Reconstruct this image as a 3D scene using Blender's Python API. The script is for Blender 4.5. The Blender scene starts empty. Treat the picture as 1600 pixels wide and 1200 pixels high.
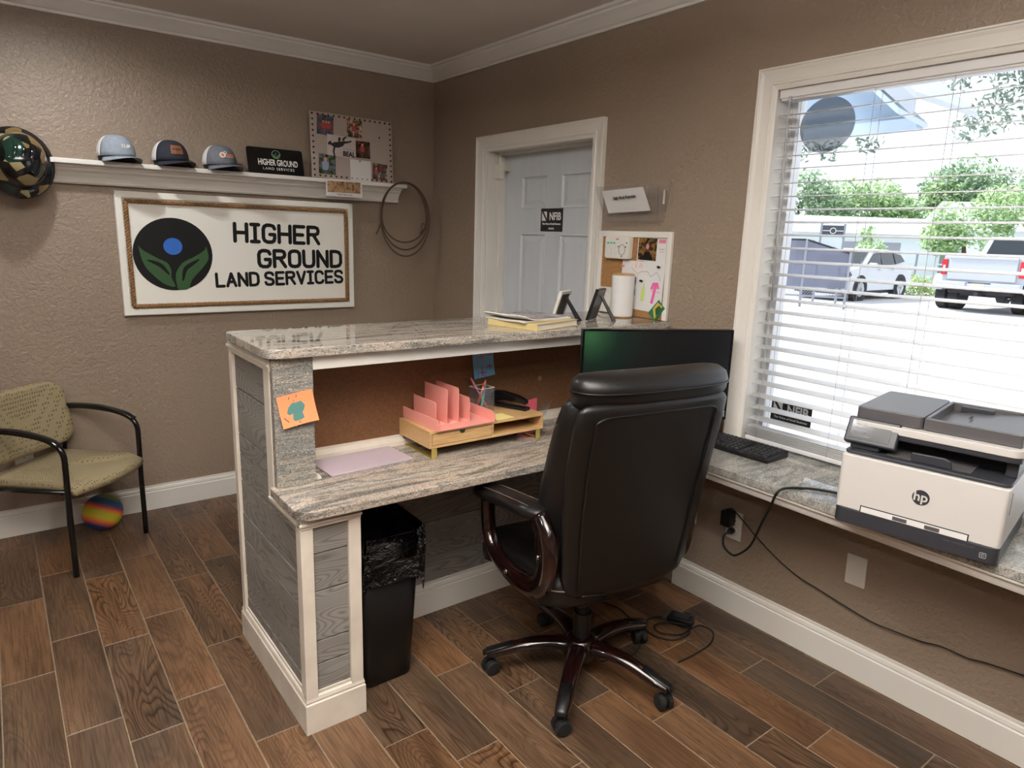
import bpy, bmesh, math, random
from math import sin, cos, pi, radians as RAD
from mathutils import Vector, Matrix
random.seed(7)
SC = bpy.context.scene
COL = SC.collection

# ------------------------------------------------------------------ camera
cam_d = bpy.data.cameras.new('camera'); cam = bpy.data.objects.new('camera', cam_d); COL.objects.link(cam)
_yaw, _pit, _rol, _f = .6544, -.2148, .0315, 1061.9
_F = Vector((sin(_yaw)*cos(_pit), cos(_yaw)*cos(_pit), sin(_pit)))
_r0 = Vector((cos(_yaw), -sin(_yaw), 0)); _u0 = _r0.cross(_F)
_R = _r0*cos(_rol)+_u0*sin(_rol); _U = -_r0*sin(_rol)+_u0*cos(_rol)
cam.matrix_world = Matrix(((_R.x,_U.x,-_F.x,-2.40032),(_R.y,_U.y,-_F.y,-4.04695),(_R.z,_U.z,-_F.z,1.56),(0,0,0,1)))
cam_d.sensor_fit = 'HORIZONTAL'; cam_d.sensor_width = 36; cam_d.lens = 36*_f/1600
cam_d.clip_start = .05; cam_d.clip_end = 300
SC.camera = cam
# ------------------------------------------------------------------ view, sky, sun, ceiling lights, added fill
SC.view_settings.view_transform = 'Standard'; SC.view_settings.look = 'None'
SC.view_settings.gamma = 1; SC.view_settings.use_curve_mapping = False
SC.view_settings.exposure = 0.0
W = bpy.data.worlds.new('sky'); SC.world = W; W.use_nodes = True
_n = W.node_tree.nodes; _bg = _n['Background']
_bg.inputs[0].default_value = (.90, .95, 1, 1); _bg.inputs[1].default_value = 1.75
def lamp(name, kind, loc, energy, color, rot=(0,0,0), **kw):
    d = bpy.data.lights.new(name, kind); d.energy = energy; d.color = color
    for k, v in kw.items(): setattr(d, k, v)
    o = bpy.data.objects.new(name, d); o.location = loc; o.rotation_euler = rot; COL.objects.link(o); return o
lamp('sun', 'SUN', (10, 0, 10), 6, (1, .97, .92), (RAD(-38), RAD(-12), 0), angle=.1)
WARM = (.985, .99, 1)
for i, (x, y, e) in enumerate([(-2.14,-.80,46), (-2.0,-2.75,42), (-3.9,-2.2,36), (-1.9,-4.9,22), (-3.9,-4.8,66), (-.75,-4.6,12)]):
    lamp('recessed_light', 'SPOT', (x, y, 2.57), e, WARM, spot_size=RAD(171), spot_blend=.62, shadow_soft_size=.035)
lamp('added_ceiling_fill', 'AREA', (-2.3, -3.6, 2.34), 180, (.98,.99,1), (RAD(180), 0, 0), shape='RECTANGLE', size=1.8, size_y=1.2)  # added unseen fill aimed up to brighten the ceiling, no fixture there
lamp('window_portal', 'AREA', (.16, -3.27, 1.44), 1, (1,1,1), (0, RAD(90), 0), shape='RECTANGLE', size=1.42, size_y=1.6).data.cycles.is_portal = True

# ------------------------------------------------------------------ materials
def lin(c): return tuple(((v/255)/12.92 if v/255 <= .04045 else ((v/255+.055)/1.055)**2.4) for v in c)+(1,)
MATS = {}
def mat(name, rgb, rough=.5, metal=0, coat=0, spec=.5, emit=None, trans=0, alpha=1, lin_rgb=False):
    m = bpy.data.materials.new(name); m.use_nodes = True
    b = m.node_tree.nodes['Principled BSDF']
    b.inputs['Base Color'].default_value = tuple(rgb)+(1,) if lin_rgb else lin(rgb)
    b.inputs['Roughness'].default_value = rough; b.inputs['Metallic'].default_value = metal
    b.inputs['Coat Weight'].default_value = coat; b.inputs['Specular IOR Level'].default_value = spec
    b.inputs['Coat Roughness'].default_value = .06
    if emit: b.inputs['Emission Color'].default_value = lin(emit[0]); b.inputs['Emission Strength'].default_value = emit[1]
    if trans: b.inputs['Transmission Weight'].default_value = trans
    if alpha < 1: b.inputs['Alpha'].default_value = alpha
    MATS[name] = m; return m
class NT:
    def __init__(s, m): s.m = m; s.t = m.node_tree; s.b = s.t.nodes['Principled BSDF']
    def n(s, typ, **kw):
        x = s.t.nodes.new(typ)
        for k, v in kw.items():
            if k in ('inp',):
                for a, b in v.items(): x.inputs[a].default_value = b
            else: setattr(x, k, v)
        return x
    def l(s, a, b): s.t.links.new(a, b)
    def coord(s, scale=(1,1,1), rot=(0,0,0), rnd=False):
        tc = s.n('ShaderNodeTexCoord'); mp = s.n('ShaderNodeMapping'); mp.inputs['Scale'].default_value = scale
        mp.inputs['Rotation'].default_value = rot
        s.l(tc.outputs['Object'], mp.inputs[0])
        if rnd:
            oi = s.n('ShaderNodeObjectInfo'); mu = s.n('ShaderNodeVectorMath', operation='SCALE'); cb = s.n('ShaderNodeCombineXYZ')
            s.l(oi.outputs['Random'], cb.inputs[0]); s.l(oi.outputs['Random'], cb.inputs[1]); s.l(oi.outputs['Random'], cb.inputs[2])
            s.l(cb.outputs[0], mu.inputs[0]); mu.inputs['Scale'].default_value = 57.0; s.l(mu.outputs[0], mp.inputs[1])
        return mp.outputs[0]
    def noise(s, vec, scale, detail=3, dist=0, rough=.5):
        x = s.n('ShaderNodeTexNoise'); s.l(vec, x.inputs['Vector'])
        x.inputs['Scale'].default_value = scale; x.inputs['Detail'].default_value = detail
        x.inputs['Distortion'].default_value = dist; x.inputs['Roughness'].default_value = rough; return x.outputs['Fac']
    def ramp(s, fac, stops, const=False):
        x = s.n('ShaderNodeValToRGB'); e = x.color_ramp.elements
        if const: x.color_ramp.interpolation = 'CONSTANT'
        while len(e) < len(stops): e.new(.5)
        for el, (p, c) in zip(e, stops): el.position = p; el.color = lin(c) if len(c) == 3 else c
        s.l(fac, x.inputs[0]); return x.outputs[0]
    def mix(s, fac, a, b, mode='MIX'):
        x = s.n('ShaderNodeMix', data_type='RGBA', blend_type=mode)
        for sock, v in ((x.inputs[0], fac), (x.inputs[6], a), (x.inputs[7], b)):
            if hasattr(v, 'links'): s.l(v, sock)
            elif isinstance(v, (int, float)): sock.default_value = v
            else: sock.default_value = lin(v)
        return x.outputs[2]
    def bump(s, h, strength=.3, dist=.005):
        x = s.n('ShaderNodeBump'); x.inputs['Strength'].default_value = strength; x.inputs['Distance'].default_value = dist
        s.l(h, x.inputs['Height']); s.l(x.outputs[0], s.b.inputs['Normal'])
    def col(s, c): s.l(c, s.b.inputs['Base Color'])
def mottled(name, c1, c2, scale, rough=.5, bump=0, bscale=None, stretch=(1,1,1), rnd=False, bdist=.003, coat=0, detail=4):
    m = mat(name, c1, rough, coat=coat); t = NT(m); v = t.coord(stretch, rnd=rnd)
    f = t.noise(v, scale, detail); t.col(t.ramp(f, [(.3, c1), (.7, c2)]))
    if bump: t.bump(t.noise(v, bscale or scale, 3), bump, bdist)
    return m
# walls: knock-down plaster in taupe paint with a slight sheen
m = mat('wall_paint', (148,131,114), .42); t = NT(m); v = t.coord()
t.bump(t.ramp(t.noise(v, 55, 3, .6), [(.38,(0,0,0)),(.62,(255,255,255))]), .42, .004)
t.col(t.ramp(t.noise(v, 1.6, 2), [(.3,(143,126,109)),(.7,(149,132,115))]))
mottled('ceiling_paint', (218,209,199), (212,203,193), 3, .7, .2, 60)
mottled('trim_paint', (228,225,218), (222,218,210), 2, .38)
mottled('desk_trim_paint', (222,214,201), (204,194,180), 9, .4, .08, 20)
mottled('door_paint', (204,209,214), (198,203,208), 3, .35, .1, 90, (6,6,1), bdist=.001)
mottled('grout', (150,130,108), (126,108,88), 60, .9)
# wood-look floor planks: growth rings are contour lines of a stretched noise
def rings(t, vec, scale, count, dist=.5):
    n_ = t.noise(vec, scale, 1.5, dist, .4); mu = t.n('ShaderNodeMath', operation='MULTIPLY'); t.l(n_, mu.inputs[0]); mu.inputs[1].default_value = count
    fr = t.n('ShaderNodeMath', operation='FRACT'); t.l(mu.outputs[0], fr.inputs[0]); return fr.outputs[0], n_
m = mat('plank_wood', (120,80,50), .36, spec=.38); t = NT(m); v = t.coord((1,.22,1), rnd=True)
oi = t.n('ShaderNodeObjectInfo')
rg, n1 = rings(t, v, 7.5, 34)
big = t.noise(v, 6, 3, .8); fine = t.noise(t.coord((1,.04,1), rnd=True), 170, 2)
warm = t.ramp(big, [(.3,(104,75,52)),(.5,(130,95,66)),(.72,(150,110,77))])
grey = t.ramp(big, [(.3,(72,61,51)),(.5,(92,76,62)),(.72,(112,92,73))])
hs = t.ramp(oi.outputs['Random'], [(.10,(0,0,0)),(.30,(120,120,120)),(.55,(255,255,255))])
loc_ = t.mix(.35, hs, t.ramp(t.noise(v, 2.6, 2), [(.42,(0,0,0)),(.58,(255,255,255))]))
base = t.mix(loc_, grey, warm)
vein = t.ramp(rg, [(0,(128,118,108)),(.16,(206,200,194)),(.5,(255,255,255)),(.86,(244,240,236)),(1,(150,140,130))])
c = t.mix(t.ramp(t.noise(v, 2.2, 2), [(.4,(110,110,110)),(.6,(255,255,255))]), base, t.mix(1.0, base, vein, 'MULTIPLY'))
c = t.mix(.55, c, t.ramp(fine, [(.34,(132,126,120)),(.58,(255,255,255))]), 'MULTIPLY')
kn = t.n('ShaderNodeTexVoronoi'); t.l(v, kn.inputs['Vector']); kn.inputs['Scale'].default_value = 4
c = t.mix(t.ramp(kn.outputs['Distance'], [(.03,(200,200,200)),(.10,(0,0,0))]), c, (48,34,24))
t.col(c); t.bump(fine, .15, .001)
# grey shiplap
m = mat('shiplap_wood', (100,97,94), .6); t = NT(m); v = t.coord((.22,.22,1), rnd=True)
rg, n1 = rings(t, v, 8, 30)
c = t.mix(.8, t.ramp(t.noise(v, 5, 3), [(.3,(126,122,117)),(.7,(150,146,140))]), t.ramp(rg, [(0,(176,174,172)),(.2,(226,226,226)),(.5,(255,255,255)),(.85,(246,246,246)),(1,(190,188,186))]), 'MULTIPLY')
t.col(c); t.bump(rg, .25, .001)
# granite
def granite(name, g, rot=0, st=7.5, sc=2.1):
    m = mat(name, (150,140,128), .035); t = NT(m); v = t.coord((1.0,st,st), (0,0,rot))
    c = t.ramp(t.noise(v, sc, 6, .9, .62), g)
    v2 = t.coord((1,2.6,2.6), (0,0,rot)); sp = t.noise(v2, 150, 2); sp2 = t.noise(v2, 60, 4)
    c = t.mix(t.ramp(sp2, [(.50,(0,0,0)),(.62,(170,170,170))]), c, (98,98,94))
    c = t.mix(t.ramp(sp, [(.59,(0,0,0)),(.68,(255,255,255))]), c, (58,57,54))
    c = t.mix(t.ramp(sp, [(.30,(255,255,255)),(.39,(0,0,0))]), c, (216,210,200))
    t.col(c); return m
granite('granite', [(.30,(84,84,80)),(.40,(122,118,111)),(.46,(170,162,150)),(.52,(178,164,151)),(.58,(138,135,128)),(.66,(190,183,172)),(.78,(116,114,109))])
granite('granite_desk', [(.30,(84,81,77)),(.40,(120,115,108)),(.46,(174,162,148)),(.51,(186,171,157)),(.57,(126,123,118)),(.66,(190,181,169)),(.78,(104,101,97))], RAD(2), 6.5, 2.0)
granite('granite_window', [(.30,(104,106,102)),(.42,(146,146,140)),(.5,(176,172,164)),(.58,(134,134,130)),(.68,(192,190,184)),(.78,(116,118,114))], RAD(50), 4.5)
granite('granite_upright', [(.30,(86,88,86)),(.42,(120,120,116)),(.5,(160,152,140)),(.57,(118,118,114)),(.68,(150,148,142)),(.78,(98,100,98))], 0, 9, 2.4)
# simple materials
mottled('cork_brown', (122,84,54), (104,70,45), 120, .9, .25, 160)
mottled('cork_tan', (176,132,84), (150,108,66), 140, .9, .25, 160)
m = mat('leather', (21,19,18), .36, spec=.42); t = NT(m); t.bump(t.noise(t.coord(), 240, 2), .12, .001)
mat('stitching', (120,104,92), .6)
m = mat('mahogany', (74,22,18), .12, coat=.6); t = NT(m)
t.col(t.ramp(t.noise(t.coord((1,1,.3)), 30, 4, 1), [(.35,(15,8,7)),(.7,(34,13,11))]))
mat('black_plastic', (20,20,21), .35); mat('black_gloss', (18,18,18), .12); mat('black_rubber', (22,22,22), .7)
mat('dark_plastic', (52,54,60), .38); mat('printer_grey', (88,86,88), .35); mat('printer_white', (204,201,197), .4)
mat('chrome', (190,190,190), .15, 1); mat('steel', (150,150,150), .3, 1); mat('gold_metal', (196,176,96), .25, .55)
mat('bin_plastic', (12,12,13), .4); mat('bin_liner', (10,10,11), .13)
m = MATS['bin_liner']; t = NT(m); t.bump(t.noise(t.coord((1,1,1.6)), 26, 5, 1.5), .9, .02)
m = mat('chair_fabric', (142,128,98), .85); t = NT(m)
br = t.n('ShaderNodeTexVoronoi', feature='F1', distance='CHEBYCHEV'); mp = t.coord((1.5,1.5,1)); t.l(mp, br.inputs['Vector']); br.inputs['Scale'].default_value = 48; br.inputs['Randomness'].default_value = .25
t.col(t.ramp(br.outputs['Distance'], [(.20,(104,90,64)),(.30,(152,138,106))]))
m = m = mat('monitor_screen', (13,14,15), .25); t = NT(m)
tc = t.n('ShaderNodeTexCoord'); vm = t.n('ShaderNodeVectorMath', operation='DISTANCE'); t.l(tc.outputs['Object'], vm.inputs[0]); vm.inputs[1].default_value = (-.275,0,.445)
t.l(t.ramp(vm.outputs['Value'], [(0,(66,120,74)),(.05,(48,88,56)),(.11,(28,50,37)),(.22,(15,22,20)),(.34,(9,10,12))]), t.b.inputs['Emission Color']); t.b.inputs['Emission Strength'].default_value = .6  # green reflection in the upper left corner painted in as an emission gradient
mat('white_paper', (225,224,222), .7); mat('sign_white', (236,234,224), .55); mat('sign_black', (15,15,16), .6, spec=.3)
mat('leaf_green', (44,84,42), .5); mat('emblem_blue', (38,104,196), .5)
mottled('rope_fibre', (164,126,84), (120,86,54), 90, .9, .4, 200)
mat('lasso_rope', (84,62,46), .7)
m = mat('camo', (40,48,34), .1, coat=.5); t = NT(m); v = t.coord()
vo = t.n('ShaderNodeTexVoronoi'); t.l(v, vo.inputs['Vector']); vo.inputs['Scale'].default_value = 17
sx = t.n('ShaderNodeSeparateColor'); t.l(vo.outputs['Color'], sx.inputs[0])
t.col(t.ramp(sx.outputs[0], [(0,(16,18,20)),(.47,(24,50,40)),(.58,(150,136,96)),(.76,(116,94,58)),(.90,(20,22,22))], True))
mottled('cap_grey', (150,158,168), (138,146,156), 60, .85, .2, 300); mottled('cap_charcoal', (118,122,130), (104,108,116), 60, .85, .2, 300)
mottled('cap_navy', (40,42,54), (32,34,44), 60, .8, .2, 300); mottled('cap_mesh', (226,224,222), (206,204,202), 220, .8, .3, 400)
mat('cap_inside', (28,26,24), .9); mat('leather_patch', (128,80,50), .6); mat('logo_orange', (214,120,74), .6); mat('logo_white', (230,228,222), .6)
mat('pinboard', (178,163,152), .7); mat('card_pale', (206,192,188), .6); mat('dark_brass', (52,40,32), .35, .6)
mat('pink_plastic', (236,160,148), .3); mat('lilac_pad', (186,170,178), .45)
m = mat('bamboo', (202,166,116), .4); t = NT(m)
t.col(t.ramp(t.noise(t.coord((1.2,14,14)), 12, 3), [(.3,(188,148,98)),(.7,(210,174,124))]))
mat('note_orange', (255,150,100), .8); mat('note_blue', (120,180,226), .8); mat('note_yellow', (232,218,140), .8); mat('ink_teal', (84,130,126), .8); mat('ink_dark', (40,40,44), .7)
mat('ink_magenta', (196,60,140), .7); mat('ink_pink', (244,104,172), .7); mat('ink_lime', (206,226,110), .7); mat('ink_blue', (96,160,190), .7); mat('ink_grey', (150,150,156), .7)
mat('pink_card', (240,110,130), .6); mat('pen_green', (110,220,170), .4); mat('pen_orange', (236,110,80), .4); mat('pen_pink', (220,130,150), .4); mat('pen_blue', (110,150,210), .4)
mat('magazine_cover', (120,118,130), .35); mat('book_yellow', (204,184,128), .5); mat('page_edge', (214,208,196), .8)
mat('keypad_white', (222,220,210), .45); mat('keypad_green', (110,190,170), .5); mat('card_green', (30,120,80), .4); mat('card_gold', (206,180,80), .4)
mat('outlet_white', (214,210,200), .4); mat('outlet_dark', (40,38,36), .6); mat('sticker_black', (34,34,38), .45)
mat('blind_white', (228,228,228), .45); mat('cord_white', (180,180,182), .7)
mat('key_black', (46,46,48), .5)
def thin_clear(name, tint, gloss=.08, rough=.03, body=0, body_rgb=(200,200,210)):
    m = bpy.data.materials.new(name); m.use_nodes = True; t = m.node_tree; t.nodes.clear()
    o = t.nodes.new('ShaderNodeOutputMaterial'); a = t.nodes.new('ShaderNodeBsdfTransparent'); g = t.nodes.new('ShaderNodeBsdfGlossy'); x = t.nodes.new('ShaderNodeMixShader')
    a.inputs[0].default_value = tuple(tint)+(1,); g.inputs['Roughness'].default_value = rough; x.inputs[0].default_value = gloss
    t.links.new(a.outputs[0], x.inputs[1]); t.links.new(g.outputs[0], x.inputs[2]); last = x
    if body:
        d = t.nodes.new('ShaderNodeBsdfDiffuse'); d.inputs[0].default_value = lin(body_rgb); y = t.nodes.new('ShaderNodeMixShader'); y.inputs[0].default_value = body
        t.links.new(x.outputs[0], y.inputs[1]); t.links.new(d.outputs[0], y.inputs[2]); last = y
    t.links.new(last.outputs[0], o.inputs[0]); MATS[name] = m; return m
thin_clear('window_glass', (.97,.98,1), .03); thin_clear('clear_plastic', (.995,.995,.995), .035, .08, .03, (210,206,206))
thin_clear('clear_acrylic', (.93,.95,.97), .1, .03, .04); thin_clear('decal_film', (.60,.62,.64), .02, .2, .30, (168,170,174)); thin_clear('screen_mesh', (.48,.50,.58), 0, .5, .55, (150,152,168))
# photographs and printed pictures: soft blotches of a few colours
def picture(name, cols, scale=40, rough=.25):
    m = mat(name, cols[0], rough); t = NT(m); v = t.coord()
    f = t.noise(v, scale, 2, .8); k = len(cols)
    t.col(t.ramp(f, [(.32+.36*i/max(1,k-1), c) for i, c in enumerate(cols)])); return m
picture('photo_water', [(30,44,50),(64,96,116),(130,64,62),(96,116,130)], 30); picture('photo_party', [(40,44,36),(90,80,60),(190,130,110),(200,200,190)], 42)
picture('photo_grass', [(26,32,18),(60,78,34),(110,120,134),(36,40,28)], 30); picture('photo_rider', [(20,24,18),(40,50,32),(110,46,40),(90,84,84)], 36)
picture('photo_field', [(44,54,46),(110,48,42),(84,92,88),(190,186,180)], 32); picture('photo_sepia', [(96,72,54),(150,112,78),(182,150,110),(120,86,58)], 28)
picture('photo_portrait', [(26,20,14),(64,46,26),(150,112,60),(40,26,20)], 34); picture('photo_cover', [(90,86,96),(140,134,140),(180,172,170),(80,76,90)], 18)
mat('skin_tone', (206,150,128), .6); mat('hair_brown', (92,44,28), .6)
# outdoors
mottled('concrete_lot', (206,206,206), (190,190,192), .8, .9); mat('car_white', (206,209,213), .2, coat=.4); mat('car_glass', (40,48,54), .06); mat('tyre', (38,38,42), .8); mat('wheel_metal', (190,194,198), .3, .6)
mat('truck_white', (186,191,199), .22, coat=.4); mat('under_dark', (44,44,50), .7); mat('tail_red', (200,40,50), .25); mat('plate_pale', (222,206,180), .5)
mat('porch_blue', (196,212,226), .6); mat('porch_grey', (160,178,196), .6); mat('fascia', (176,184,194), .6); mat('shed_white', (216,226,226), .6); mat('shed_roof', (190,196,200), .5)
mat('post_grey', (150,154,164), .5); mat('sign_dark', (70,76,86), .5); mat('trunk', (90,76,62), .9)
def leafmat(name, a, b):
    m = mat(name, a, .6); t = NT(m); t.col(t.ramp(t.noise(t.coord(), 1.4, 3), [(.35,a),(.65,b)])); return m
leafmat('leaf_bright', (140,172,116), (176,204,146)); leafmat('leaf_mid', (112,144,108), (150,178,136)); leafmat('leaf_dark', (98,118,108), (130,150,132)); leafmat('grass_green', (150,180,110), (176,196,130))

# ------------------------------------------------------------------ mesh helpers
class MB:
    def __init__(s): s.b = bmesh.new()
    def box(s, lo, hi, mtx=None):
        r = bmesh.ops.create_cube(s.b, size=1); c = [(lo[i]+hi[i])/2 for i in range(3)]; d = [abs(hi[i]-lo[i]) for i in range(3)]
        for v in r['verts']:
            v.co = Vector((v.co.x*d[0]+c[0], v.co.y*d[1]+c[1], v.co.z*d[2]+c[2]))
            if mtx is not None: v.co = mtx @ v.co
        return s
    def loft(s, rings, cap=True, closed=False):
        vs = [[s.b.verts.new(p) for p in r] for r in rings]; n = len(vs[0]); m = len(vs)
        for i in range(m if closed else m-1):
            a, c = vs[i], vs[(i+1) % m]
            for j in range(n): s.b.faces.new((a[j], a[(j+1) % n], c[(j+1) % n], c[j]))
        if cap and not closed: s.b.faces.new(vs[0][::-1]); s.b.faces.new(vs[-1])
        return s
    def tube(s, path, r, k=8, closed=False, flat=None, rb=None):
        path = [Vector(p) for p in path]; n = len(path); rings = []; up = None
        for i, p in enumerate(path):
            if closed: d = path[(i+1) % n]-path[i-1]
            else: d = path[min(i+1, n-1)]-path[max(i-1, 0)]
            d.normalize()
            if flat is not None: a = Vector(flat)
            else:
                a = up if up is not None else (Vector((0,0,1)) if abs(d.z) < .9 else Vector((1,0,0)))
            x = a-d*a.dot(d); x.normalize(); y = d.cross(x); up = x
            ri = r[i] if isinstance(r, (list, tuple)) else r
            rj = (rb[i] if isinstance(rb, (list, tuple)) else rb) if rb is not None else ri
            rings.append([p+x*(ri*cos(2*pi*q/k))+y*(rj*sin(2*pi*q/k)) for q in range(k)])
        return s.loft(rings, True, closed)
    def cyl(s, a, b, r, r2=None, k=20): return s.tube([a, b], [r, r if r2 is None else r2], k)
    def lathe(s, prof, c=(0,0,0), k=32, cap=True, sx=1, sy=1):
        return s.loft([[Vector((c[0]+r*sx*cos(2*pi*q/k), c[1]+r*sy*sin(2*pi*q/k), c[2]+z)) for q in range(k)] for r, z in prof], cap)
    def prism(s, pts, vec):
        v = Vector(vec); return s.loft([[Vector(p) for p in pts], [Vector(p)+v for p in pts]])
    def poly(s, pts): s.b.faces.new([s.b.verts.new(p) for p in pts]); return s
    def grid(s, fn, nu, nv):
        g = [[s.b.verts.new(fn(i/nu, j/nv)) for j in range(nv+1)] for i in range(nu+1)]
        for i in range(nu):
            for j in range(nv): s.b.faces.new((g[i][j], g[i+1][j], g[i+1][j+1], g[i][j+1]))
        return s
    def mesh(s, name):
        bmesh.ops.recalc_face_normals(s.b, faces=s.b.faces)
        m = bpy.data.meshes.new(name); s.b.to_mesh(m); s.b.free(); return m
def obj(name, mb, m, parent=None, loc=(0,0,0), rot=(0,0,0), smooth=False, bevel=0, solid=0, sub=0, seg=2):
    me = mb.mesh(name) if isinstance(mb, MB) else mb
    if isinstance(mb, MB):
        for x in (m if isinstance(m, (list, tuple)) else [m]): me.materials.append(MATS[x])
    if smooth:
        for p in me.polygons: p.use_smooth = True
    o = bpy.data.objects.new(name, me); COL.objects.link(o); o.location = loc; o.rotation_euler = rot
    if parent: o.parent = parent
    if solid: x = o.modifiers.new('solid', 'SOLIDIFY'); x.thickness = solid; x.offset = 0
    if bevel:
        x = o.modifiers.new('bevel', 'BEVEL'); x.width = bevel; x.segments = seg; x.limit_method = 'ANGLE'; x.angle_limit = RAD(40)
        if not smooth:
            for p in me.polygons: p.use_smooth = True
            wn = o.modifiers.new('wn', 'WEIGHTED_NORMAL'); wn.keep_sharp = True
    if sub: x = o.modifiers.new('sub', 'SUBSURF'); x.levels = sub; x.render_levels = sub
    return o
def tag(o, label, cat, group=None):
    o['label'] = label; o['category'] = cat
    if group: o['group'] = group
    return o
def thing(name, label, cat, loc=(0,0,0), rz=0, group=None):
    o = bpy.data.objects.new(name, None); o.empty_display_size = .05; COL.objects.link(o); o.location = loc; o.rotation_euler = (0,0,rz)
    return tag(o, label, cat, group)
def struct(o): o['kind'] = 'structure'; return o
def lab(o, l): o['label'] = l; return o
def B(*a): return MB().box(*a)
def text(name, body, size, m, parent, loc, rot=(pi/2,0,0), bold=0, sx=1, align='CENTER', space=1, ext=.0004):
    c = bpy.data.curves.new(name, 'FONT'); c.body = body; c.size = size; c.align_x = align; c.align_y = 'CENTER'; c.offset = bold; c.extrude = ext; c.space_character = space
    o = bpy.data.objects.new(name, c); COL.objects.link(o); bpy.context.view_layer.update()
    me = bpy.data.meshes.new_from_object(o); COL.objects.unlink(o); bpy.data.objects.remove(o)
    for v in me.vertices: v.co.x *= sx
    me.materials.clear(); me.materials.append(MATS[m]); me.name = name
    return obj(name, me, m, parent, loc, rot)
def rrect(w, h, r, n=4, cx=0, cy=0):
    out = []
    for q, (sx, sy) in enumerate(((1,1),(-1,1),(-1,-1),(1,-1))):
        for i in range(n+1):
            a = pi/2*q+pi/2*i/n; out.append((cx+sx*(w/2-r)+r*cos(a), cy+sy*(h/2-r)+r*sin(a)))
    return out
def plate(pts, y0, y1):   # outline in local x,z given thickness in y
    return MB().prism([(x, y0, z) for x, z in pts], (0, y1-y0, 0))
def slab(pts, z0, z1): return MB().prism([(x, y, z0) for x, y in pts], (0, 0, z1-z0))
def bez(pts, n=8):       # Catmull-Rom through points
    P = [Vector(p) for p in pts]; P = [2*P[0]-P[1]]+P+[2*P[-1]-P[-2]]; out = []
    for i in range(1, len(P)-2):
        for k in range(n):
            t = k/n; a, b, c, d = P[i-1:i+3]
            out.append(.5*((2*b)+(c-a)*t+(2*a-5*b+4*c-d)*t*t+(3*b-a-3*c+d)*t**3))
    out.append(P[-2]); return out

ZL, ZB, ZC = .7586, 1.2052, 2.585
# ================================================================== room shell
X0, Y0 = -5.6, -6.3
fl = struct(obj('floor', B((X0,Y0,-.06),(0,0,-.0016)), 'grout'))
PW, PL, GAP = .156, .605, .0042
offs = {0:-3.003,1:-2.803,2:-2.551,3:-3.04,4:-2.79,5:-1.99,6:-2.40,7:-2.18,8:-1.96,9:-1.18,10:-1.41,11:-1.535,12:-1.195,13:-1.318,14:-1.18,15:-1.39,16:-1.5,17:-1.25}
full = None; rest = MB()
def plank_mesh(w, l):
    mb = B((-w/2,-l/2,-.008),(w/2,l/2,0)); bmesh.ops.bevel(mb.b, geom=[e for e in mb.b.edges if all(v.co.z > -.001 for v in e.verts)], offset=.0012, segments=1, affect='EDGES')
    me = mb.mesh('plank'); me.materials.append(MATS['plank_wood']); return me
full = plank_mesh(PW-GAP, PL-GAP); pieces = {}
for k in range(-1, 36):
    xa, xb = -.180-PW*k, -.024-PW*k
    if k == -1: xa, xb = -.024, -.0015
    o0 = offs.get(k, -1.1-.19*(k % 4)); j0 = math.ceil((0-o0)/PL)
    for j in range(-j0-1, 14):
        yb = o0-PL*j; ya = yb-PL; yb = min(yb, -.002); ya = max(ya, Y0)
        if yb-ya < .03: continue
        vis = xa > -3.2 and yb > -4.1 and yb-ya > .05
        if vis and k >= 0:
            if abs(yb-ya-PL) < .001: me = full
            else: me = plank_mesh(PW-GAP, yb-ya-GAP)
            obj('plank', me, None, fl, ((xa+xb)/2, (ya+yb)/2, random.uniform(-.0004,.0004)))
        else: rest.box((max(xa,X0)+.002, ya+.002, -.008), (xb-.002, yb-.002, 0))
_r = obj('plank_field', rest, 'plank_wood', fl); _r['kind'] = 'stuff'
struct(obj('ceiling', B((X0,Y0,ZC),(0,0,ZC+.1)), 'ceiling_paint'))
struct(obj('wall_north', B((X0-.15,0,-.06),(.15,.15,ZC+.1)), 'wall_paint'))
DY0, DY1, DZ = -.629, -1.511, 2.037; WY0, WY1, WZ0, WZ1 = -2.485, -4.05, .728, 2.137
me = MB()
q_ = .021
for ya, yb, za, zb in [(0,DY0+q_,-.06,ZC),(DY0+q_,DY1-q_,DZ+q_,ZC),(DY1-q_,WY0+q_,-.06,ZC),(WY0+q_,WY1-q_,-.06,WZ0),(WY0+q_,WY1-q_,WZ1+q_,ZC),(WY1-q_,Y0-.15,-.06,ZC)]:
    me.box((0,min(ya,yb),za),(.15,max(ya,yb),zb))
struct(obj('wall_east', me, 'wall_paint'))
struct(obj('wall_south', B((X0-.15,Y0-.15,-.06),(0,Y0,ZC)), 'wall_paint'))
struct(obj('wall_west', B((X0-.15,Y0,-.06),(X0,0,ZC)), 'wall_paint'))
# crown moulding and baseboards
CR = [(0,0),(.012,0),(.014,.012),(.022,.016),(.05,.046),(.066,.06),(.068,.068),(.082,.072),(.082,.085),(0,.085)]
BBp = [(0,0),(.016,0),(.016,.102),(.012,.106),(.014,.112),(.011,.124),(.006,.128),(.006,.138),(0,.138)]
def run_y(prof, z0, ya, yb): return MB().prism([(-a, ya, z0+b) for a, b in prof], (0, yb-ya, 0))
def run_x(prof, z0, xa, xb): return MB().prism([(xa, -a, z0+b) for a, b in prof], (xb-xa, 0, 0))
struct(obj('trim_1', run_x(CR, ZC-.085, X0, 0), 'trim_paint')); struct(obj('trim_2', run_y(CR, ZC-.085, Y0, 0), 'trim_paint'))
struct(obj('baseboard_north', run_x(BBp, 0, X0, 0), 'trim_paint'))
struct(obj('baseboard_east', run_y(BBp, 0, Y0, -2.21), 'trim_paint'))
struct(obj('baseboard_corner', run_y(BBp, 0, -.524, -.0165), 'trim_paint'))
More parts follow.
